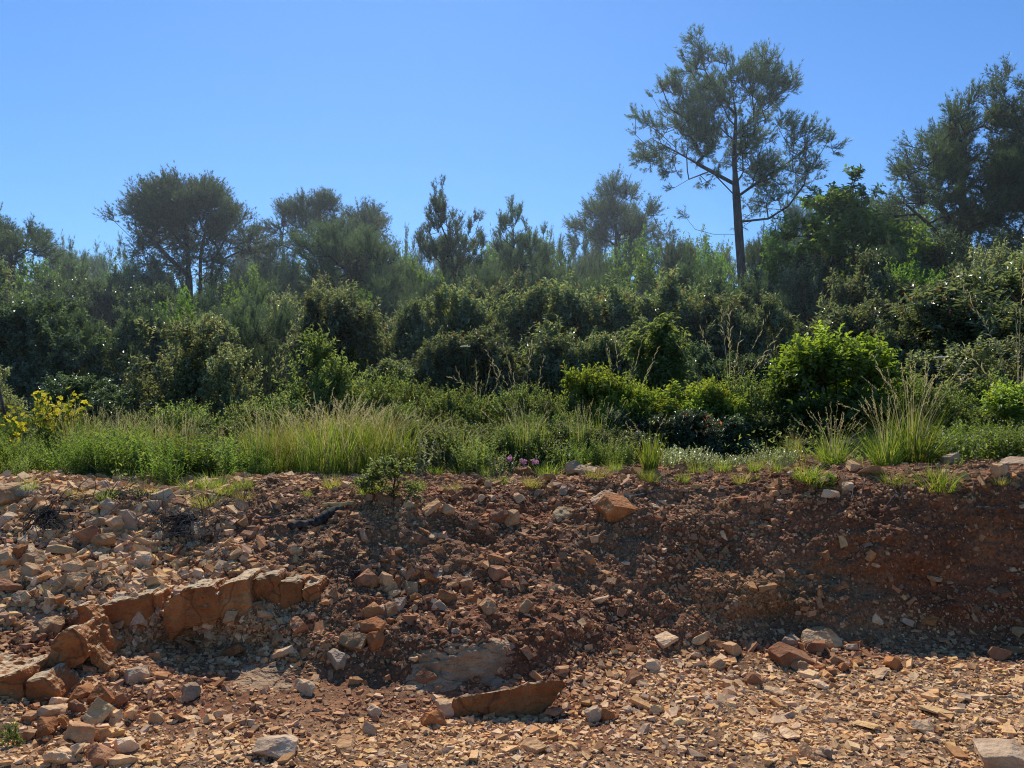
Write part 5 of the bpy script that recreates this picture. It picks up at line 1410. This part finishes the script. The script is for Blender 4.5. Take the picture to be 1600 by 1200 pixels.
# low yellow-green spurge at the edge
herb(5, 705, 6.6, 'low yellow-topped herb at the left photo edge above the tan block', q=2, mat='lime', sw=.9)

def umbel(u, v, Y, r, label):
    x = (u - 800) / F * Y; gz = ground_z(x, Y); top = CAMZ - (v - HV) / F * Y
    t = empty('wild_carrot', (x, Y, gz)); props(t, label, 'wild flower')
    H = top - gz
    sv, sq = tubes([(0, 0, 0), (.02, 0, H * .5)], [(.02, 0, H * .5), (0, 0, H - .06)], np.array([.005, .004]), np.array([.004, .003]), 5)
    n = 26
    a = np.arange(n) * 2.4; rr = r * np.sqrt((np.arange(n) + .5) / n)
    E = np.stack([rr * np.cos(a), rr * np.sin(a), H + .01 - .25 * rr], -1)
    rv, rq = tubes(np.tile([[0, 0, H - .06]], (n, 1)), E, np.full(n, .0015), np.full(n, .001), 3)
    obj('stalk', mesh_arrays('stalk', np.concatenate([sv, rv]), quads=np.concatenate([sq, rq + len(sv)])), M['stemgreen'], t)
    m = n * 8
    B = np.repeat(E, 8, 0) + rng.normal(0, r * .1, (m, 3)) * np.array([1, 1, .3])
    V, T, k = leaf_geo(B, rng.normal(0, 1, (m, 3)) * np.array([1, 1, .3]), np.tile([[0, 0, 1.]], (m, 1)), np.full(m, r * .2), np.full(m, r * .18))
    obj('blossom', mesh_arrays('blossom', V, tris=T), M['petal_white'], t)
umbel(727, 541, 9.4, .055, 'white wild carrot flower on a tall stalk in front of the central thicket')
umbel(1469, 558, 8.8, .06, 'white wild carrot flower in front of the right-hand shrubs')
umbel(797, 640, 8.4, .035, 'small off-white wild carrot flower below the feathery plumes')

for (u, v, Y, lb) in [(797, 712, 7.0, 'pink flower, tallest of the three beside the lip stones'), (816, 719, 7.0, 'pale pink flower, middle of the three beside the lip stones'), (834, 718, 7.0, 'pink flower nearest the tall grey lip stone')]:
    x = (u - 800) / F * Y; gz = ground_z(x, Y); H = max(CAMZ - (v - HV) / F * Y - gz, .1)
    t = empty('pink_flower', (x, Y, gz)); props(t, lb, 'wild flower')
    V, Q = tubes([(0, 0, -.02)], [(.0, .01, H)], np.array([.004]), np.array([.003]), 5)
    obj('stalk', mesh_arrays('stalk', V, quads=Q), M['stemgreen'], t)
    for k in range(7):
        o = obj('petal', flower_mesh('petal', .022, 5, .3), M['petal_pink'], t)
        o.location = (rng.normal(0, .014), rng.normal(0, .014), H - rng.random() * .05); o.rotation_euler = (rng.uniform(.4, 1.6), 0, rng.uniform(0, 6))
# reddened sprig in the yellow-green strip
for (u, v, Y, lb) in [(1112, 658, 8.0, 'red-leaved sprig at the end of the yellow-green strip'), (1090, 672, 7.9, 'smaller reddish sprig below the red-leaved one')]:
    x = (u - 800) / F * Y; z0 = ground_z(x, Y); H = CAMZ - (v - HV) / F * Y - z0
    t = empty('red_sprig', (x, Y, z0)); props(t, lb, 'shrub sprig')
    V, Q = tubes([(0, 0, -.02)], [(0, 0, H)], np.array([.005]), np.array([.003]), 5)
    obj('stem', mesh_arrays('stem', V, quads=Q), M['bark2'], t)
    m = 13
    B = rng.normal(0, .045, (m, 3)) + np.array([0, 0, H])
    LV, LT, lk = leaf_geo(B, rng.normal(0, 1, (m, 3)), rng.normal(0, .4, (m, 3)) + np.array([0, 0, 1]), np.full(m, .055), np.full(m, .026))
    obj('leaves', mesh_arrays('leaves', LV, tris=LT, tint=np.repeat(rng.random(m) * .9, lk)), M['redleaf'], t)

# ------------------------------------------------------------------ dead wood
def root_tangle(u, v, wpx, hpx, n, label, droop=.6, mat='dead', name='root_tangle'):
    p, nr = place(u, v)
    px = p[1] / F; W, H = wpx * px, hpx * px
    A_, B_, ra, rb = [], [], [], []
    for _ in range(n):
        q = np.array([np.clip(rng.normal(0, W * .3), -W * .45, W * .45), np.clip(rng.normal(-.02, .06), -.1, .08), np.clip(rng.normal(0, H * .28), -H * .35, H * .35) + H * .15])
        d = norm(rng.normal(0, 1, 3) * np.array([1, .6, .7]) + np.array([0, -.2, -droop * .4]))
        L = rng.uniform(.10, .36); r = rng.uniform(.0015, .0042)
        for k in range(6):
            e = q + d * L / 6
            A_.append(q); B_.append(e); ra.append(r); rb.append(r * .9); r *= .9
            d = norm(d + rng.normal(0, .35, 3) + np.array([0, 0, -droop * .15])); q = e
    V, Q = tubes(A_, B_, np.array(ra), np.array(rb), 4)
    t = empty(name, p); props(t, label, 'dead roots')
    obj('roots', mesh_arrays('roots', V, quads=Q), M[mat], t)
    # the dark clod of humus the roots grow through
    me = rock_mesh('clod', (W * .42, .09, H * .42), int(u), cuts=10, rough=.06)
    o = obj('clod', me, M['humus'], t); o.location = (0, .08, H * .05)
root_tangle(285, 832, 110, 56, 260, 'large tangle of dead roots and dark humus above the orange ledge', mat='dead')
root_tangle(88, 812, 50, 34, 150, 'drooping tuft of dark dead roots in the upper rubble', droop=1.6, mat='char')
root_tangle(190, 778, 90, 18, 90, 'thin mat of dead roots along the bank lip', mat='dead')
root_tangle(552, 905, 22, 26, 40, 'charred root stub at the edge of the central heap', mat='char')

def stick(pts_px, r0, r1, mat, label, name='fallen_stick', lift=.02):
    pts = []
    for (u, v) in pts_px:
        p, q = place(u, v); pts.append(p + q * lift)
    N_ = []
    for a, b in zip(pts[:-1], pts[1:]):
        for k in range(5): N_.append(a + (b - a) * k / 5 + rng.normal(0, r0 * .25, 3))
    N_.append(pts[-1]); N_ = np.array(N_)
    # one smooth skin along the path
    n, sd = len(N_), 9
    d = norm(np.gradient(N_, axis=0)); t = norm(np.cross(d, [[0, 0, 1.]])); b = np.cross(d, t)
    ang = np.arange(sd) / sd * 2 * PI
    rr = np.linspace(r0, r1, n)
    ring = t[:, None] * np.cos(ang)[None, :, None] + b[:, None] * np.sin(ang)[None, :, None]
    lump = 1 + .25 * fbm(N_[:, None] * 6 + ring * .8, 2.0, 3, 5)
    V = N_[:, None] + ring * (rr[:, None] * lump)[..., None]
    ii = np.arange(n * sd).reshape(n, sd)
    Q = np.stack([ii[:-1], np.roll(ii[:-1], -1, 1), np.roll(ii[1:], -1, 1), ii[1:]], -1).reshape(-1, 4)
    V = np.concatenate([V.reshape(-1, 3), N_[:1], N_[-1:]])
    caps = [[ii[0, (k + 1) % sd], ii[0, k], n * sd] for k in range(sd)] + [[ii[-1, k], ii[-1, (k + 1) % sd], n * sd + 1] for k in range(sd)]
    o = obj(name, mesh_arrays(name, V, tris=np.array(caps), quads=Q, smooth=True), M[mat]); props(o, label, 'dead wood')
stick([(458, 826), (485, 822), (508, 812), (534, 799)], .030, .042, 'char', 'charred dark log half buried on the upper slope', name='charred_log', lift=.015)
stick([(400, 813), (430, 812), (458, 806)], .006, .004, 'dead', 'thin grey stick beside the charred log')
stick([(505, 794), (530, 791), (556, 789)], .014, .012, 'straw', 'pale stripped stick above the charred log')
stick([(235, 806), (248, 815), (256, 826)], .005, .003, 'straw', 'short pale twig on the large root tangle')
stick([(1520, 790), (1560, 795), (1598, 780)], .007, .004, 'dead', 'bent dead root sticking out of the dark bank', lift=.05)
stick([(970, 782), (1005, 776), (1030, 768)], .010, .006, 'dead', 'grey stick lying below the rush-like tussock')
stick([(845, 1058), (866, 1046)], .004, .003, 'dead', 'short twig near the pointed end of the big slab')
for k in range(9):
    u = 1330 + 30 * k + rng.uniform(-10, 10); v = 752 + rng.uniform(-6, 10)
    stick([(u, v), (u + rng.uniform(-9, 9), v + rng.uniform(16, 30)), (u + rng.uniform(-16, 16), v + rng.uniform(34, 60))], .0035, .0018, 'dead', 'thin root hanging from the lip down the dark red bank', name='hanging_root', lift=.03)
    props(COL.objects[-1], group='roots hanging down the dark bank')
# bare leaning stem beside the broom
t = empty('leaning_stem', at(28, 690, 7.9)); props(t, 'bare dark stem leaning behind the yellow broom', 'dead wood')
a_, b_ = at(28, 690, 7.9), at(-2, 605, 8.2)
V, Q = tubes([(0, 0, -.3)], [b_ - a_], np.array([.022]), np.array([.014]), 7)
obj('stem', mesh_arrays('stem', V, quads=Q, smooth=True), M['bark'], t)

# ------------------------------------------------------------------ far wooded hill (reads as one mass)
def far_forest():
    n = 1500
    V_, T_, t_ = [], [], []
    off = 0
    y = rng.uniform(38, 150, n); u = rng.uniform(-700, 2300, n)
    for k in range(n):
        x = (u[k] - 800) / F * y[k]
        z = ground_z(x, y[k])
        h = rng.uniform(2.6, 5.5); r = h * rng.uniform(.28, .42)
        m = int(120 * min(1, 60 / y[k]))
        d = norm(rng.normal(0, 1, (m, 3))); 
        B = np.array([x, y[k], z + h * .58]) + d * np.array([r, r, h * .44]) * (.55 + .45 * rng.random((m, 1)))
        s = .30 * y[k] / 60 + .12
        LV, LT, lk = leaf_geo(B, rng.normal(0, 1, (m, 3)), d + np.array([0, 0, .6]), np.full(m, s * 1.5), np.full(m, s))
        V_.append(LV); T_.append(LT + off); off += len(LV)
        t_.append(np.repeat(np.clip(rng.beta(2, 2, m) * .6 + rng.random() * .3, 0, .9), lk))
    o = obj('distant_forest', mesh_arrays('distant_forest', np.concatenate(V_), tris=np.concatenate(T_), tint=np.concatenate(t_)), M['needle_young'])
    props(o, 'hazy wooded hillside far behind the pines', 'forest', kind='stuff')
far_forest()

# ------------------------------------------------------------------ haze volume added to veil and lift the dark wood
m, nt, N, L = new_mat('haze')
out = N.new('ShaderNodeOutputMaterial'); vs = N.new('ShaderNodeVolumeScatter')
vs.inputs['Color'].default_value = (.80, .90, 1, 1); vs.inputs['Density'].default_value = .0036; vs.inputs['Anisotropy'].default_value = .55
L.new(vs.outputs[0], out.inputs['Volume'])
bm = bmesh.new(); bmesh.ops.create_cube(bm, size=1)
for v in bm.verts: v.co = Vector((v.co.x * 160, 10.5 + (v.co.y + .5) * 80, -2 + (v.co.z + .5) * 15))
me = bpy.data.meshes.new('haze'); bm.to_mesh(me); bm.free()
props(obj('haze', me, m), 'thin bluish haze added between the trees to lift their shade', 'haze', kind='stuff')

# ------------------------------------------------------------------ light, sky, camera
w = bpy.data.worlds.new('World'); scene.world = w; w.use_nodes = True
nt = w.node_tree; nt.nodes.clear()
bg = nt.nodes.new('ShaderNodeBackground'); wo = nt.nodes.new('ShaderNodeOutputWorld')
sky = nt.nodes.new('ShaderNodeTexSky'); sky.sky_type = 'NISHITA'; sky.sun_disc = False
sky.sun_elevation = SUN_EL; sky.sun_rotation = SUN_AZ
sky.altitude = 300; sky.air_density = 1.0; sky.dust_density = .2; sky.ozone_density = 3.0
bg.inputs['Strength'].default_value = .15
mxs = nt.nodes.new('ShaderNodeMix'); mxs.data_type = 'RGBA'; mxs.blend_type = 'MULTIPLY'; mxs.inputs[0].default_value = 1
mxs.inputs[7].default_value = (.40, .70, 1.0, 1)
nt.links.new(sky.outputs[0], mxs.inputs[6]); nt.links.new(mxs.outputs[2], bg.inputs[0]); nt.links.new(bg.outputs[0], wo.inputs[0])
sd = bpy.data.lights.new('sun', 'SUN'); sd.energy = 5.0; sd.angle = math.radians(.53); sd.color = (1, .94, .83)
so = bpy.data.objects.new('sun', sd); COL.objects.link(so)
to_sun = Vector((math.sin(SUN_AZ) * math.cos(SUN_EL), math.cos(SUN_AZ) * math.cos(SUN_EL), math.sin(SUN_EL)))
so.rotation_euler = to_sun.to_track_quat('Z', 'Y').to_euler(); so.location = (0, 0, 30)

cd = bpy.data.cameras.new('camera'); cam = bpy.data.objects.new('camera', cd); COL.objects.link(cam)
cam.location = (0, 0, CAMZ); cam.rotation_euler = (math.radians(90), 0, 0)
cd.sensor_width = 36; cd.lens = 36 * F / 1600; cd.shift_y = (HV - 600) / 1600
cd.clip_start = .05; cd.clip_end = 6000
scene.camera = cam
scene.view_settings.view_transform = 'Standard'; scene.view_settings.look = 'None'; scene.view_settings.exposure = 0
scene.render.engine = 'CYCLES'
cy = scene.cycles
cy.max_bounces = 7; cy.diffuse_bounces = 4; cy.glossy_bounces = 2; cy.transmission_bounces = 4; cy.transparent_max_bounces = 4
cy.sample_clamp_indirect = 4.0; cy.sample_clamp_direct = 5
cy.use_denoising = True
cy.denoising_prefilter = 'NONE'
cy.filter_width = 1.1
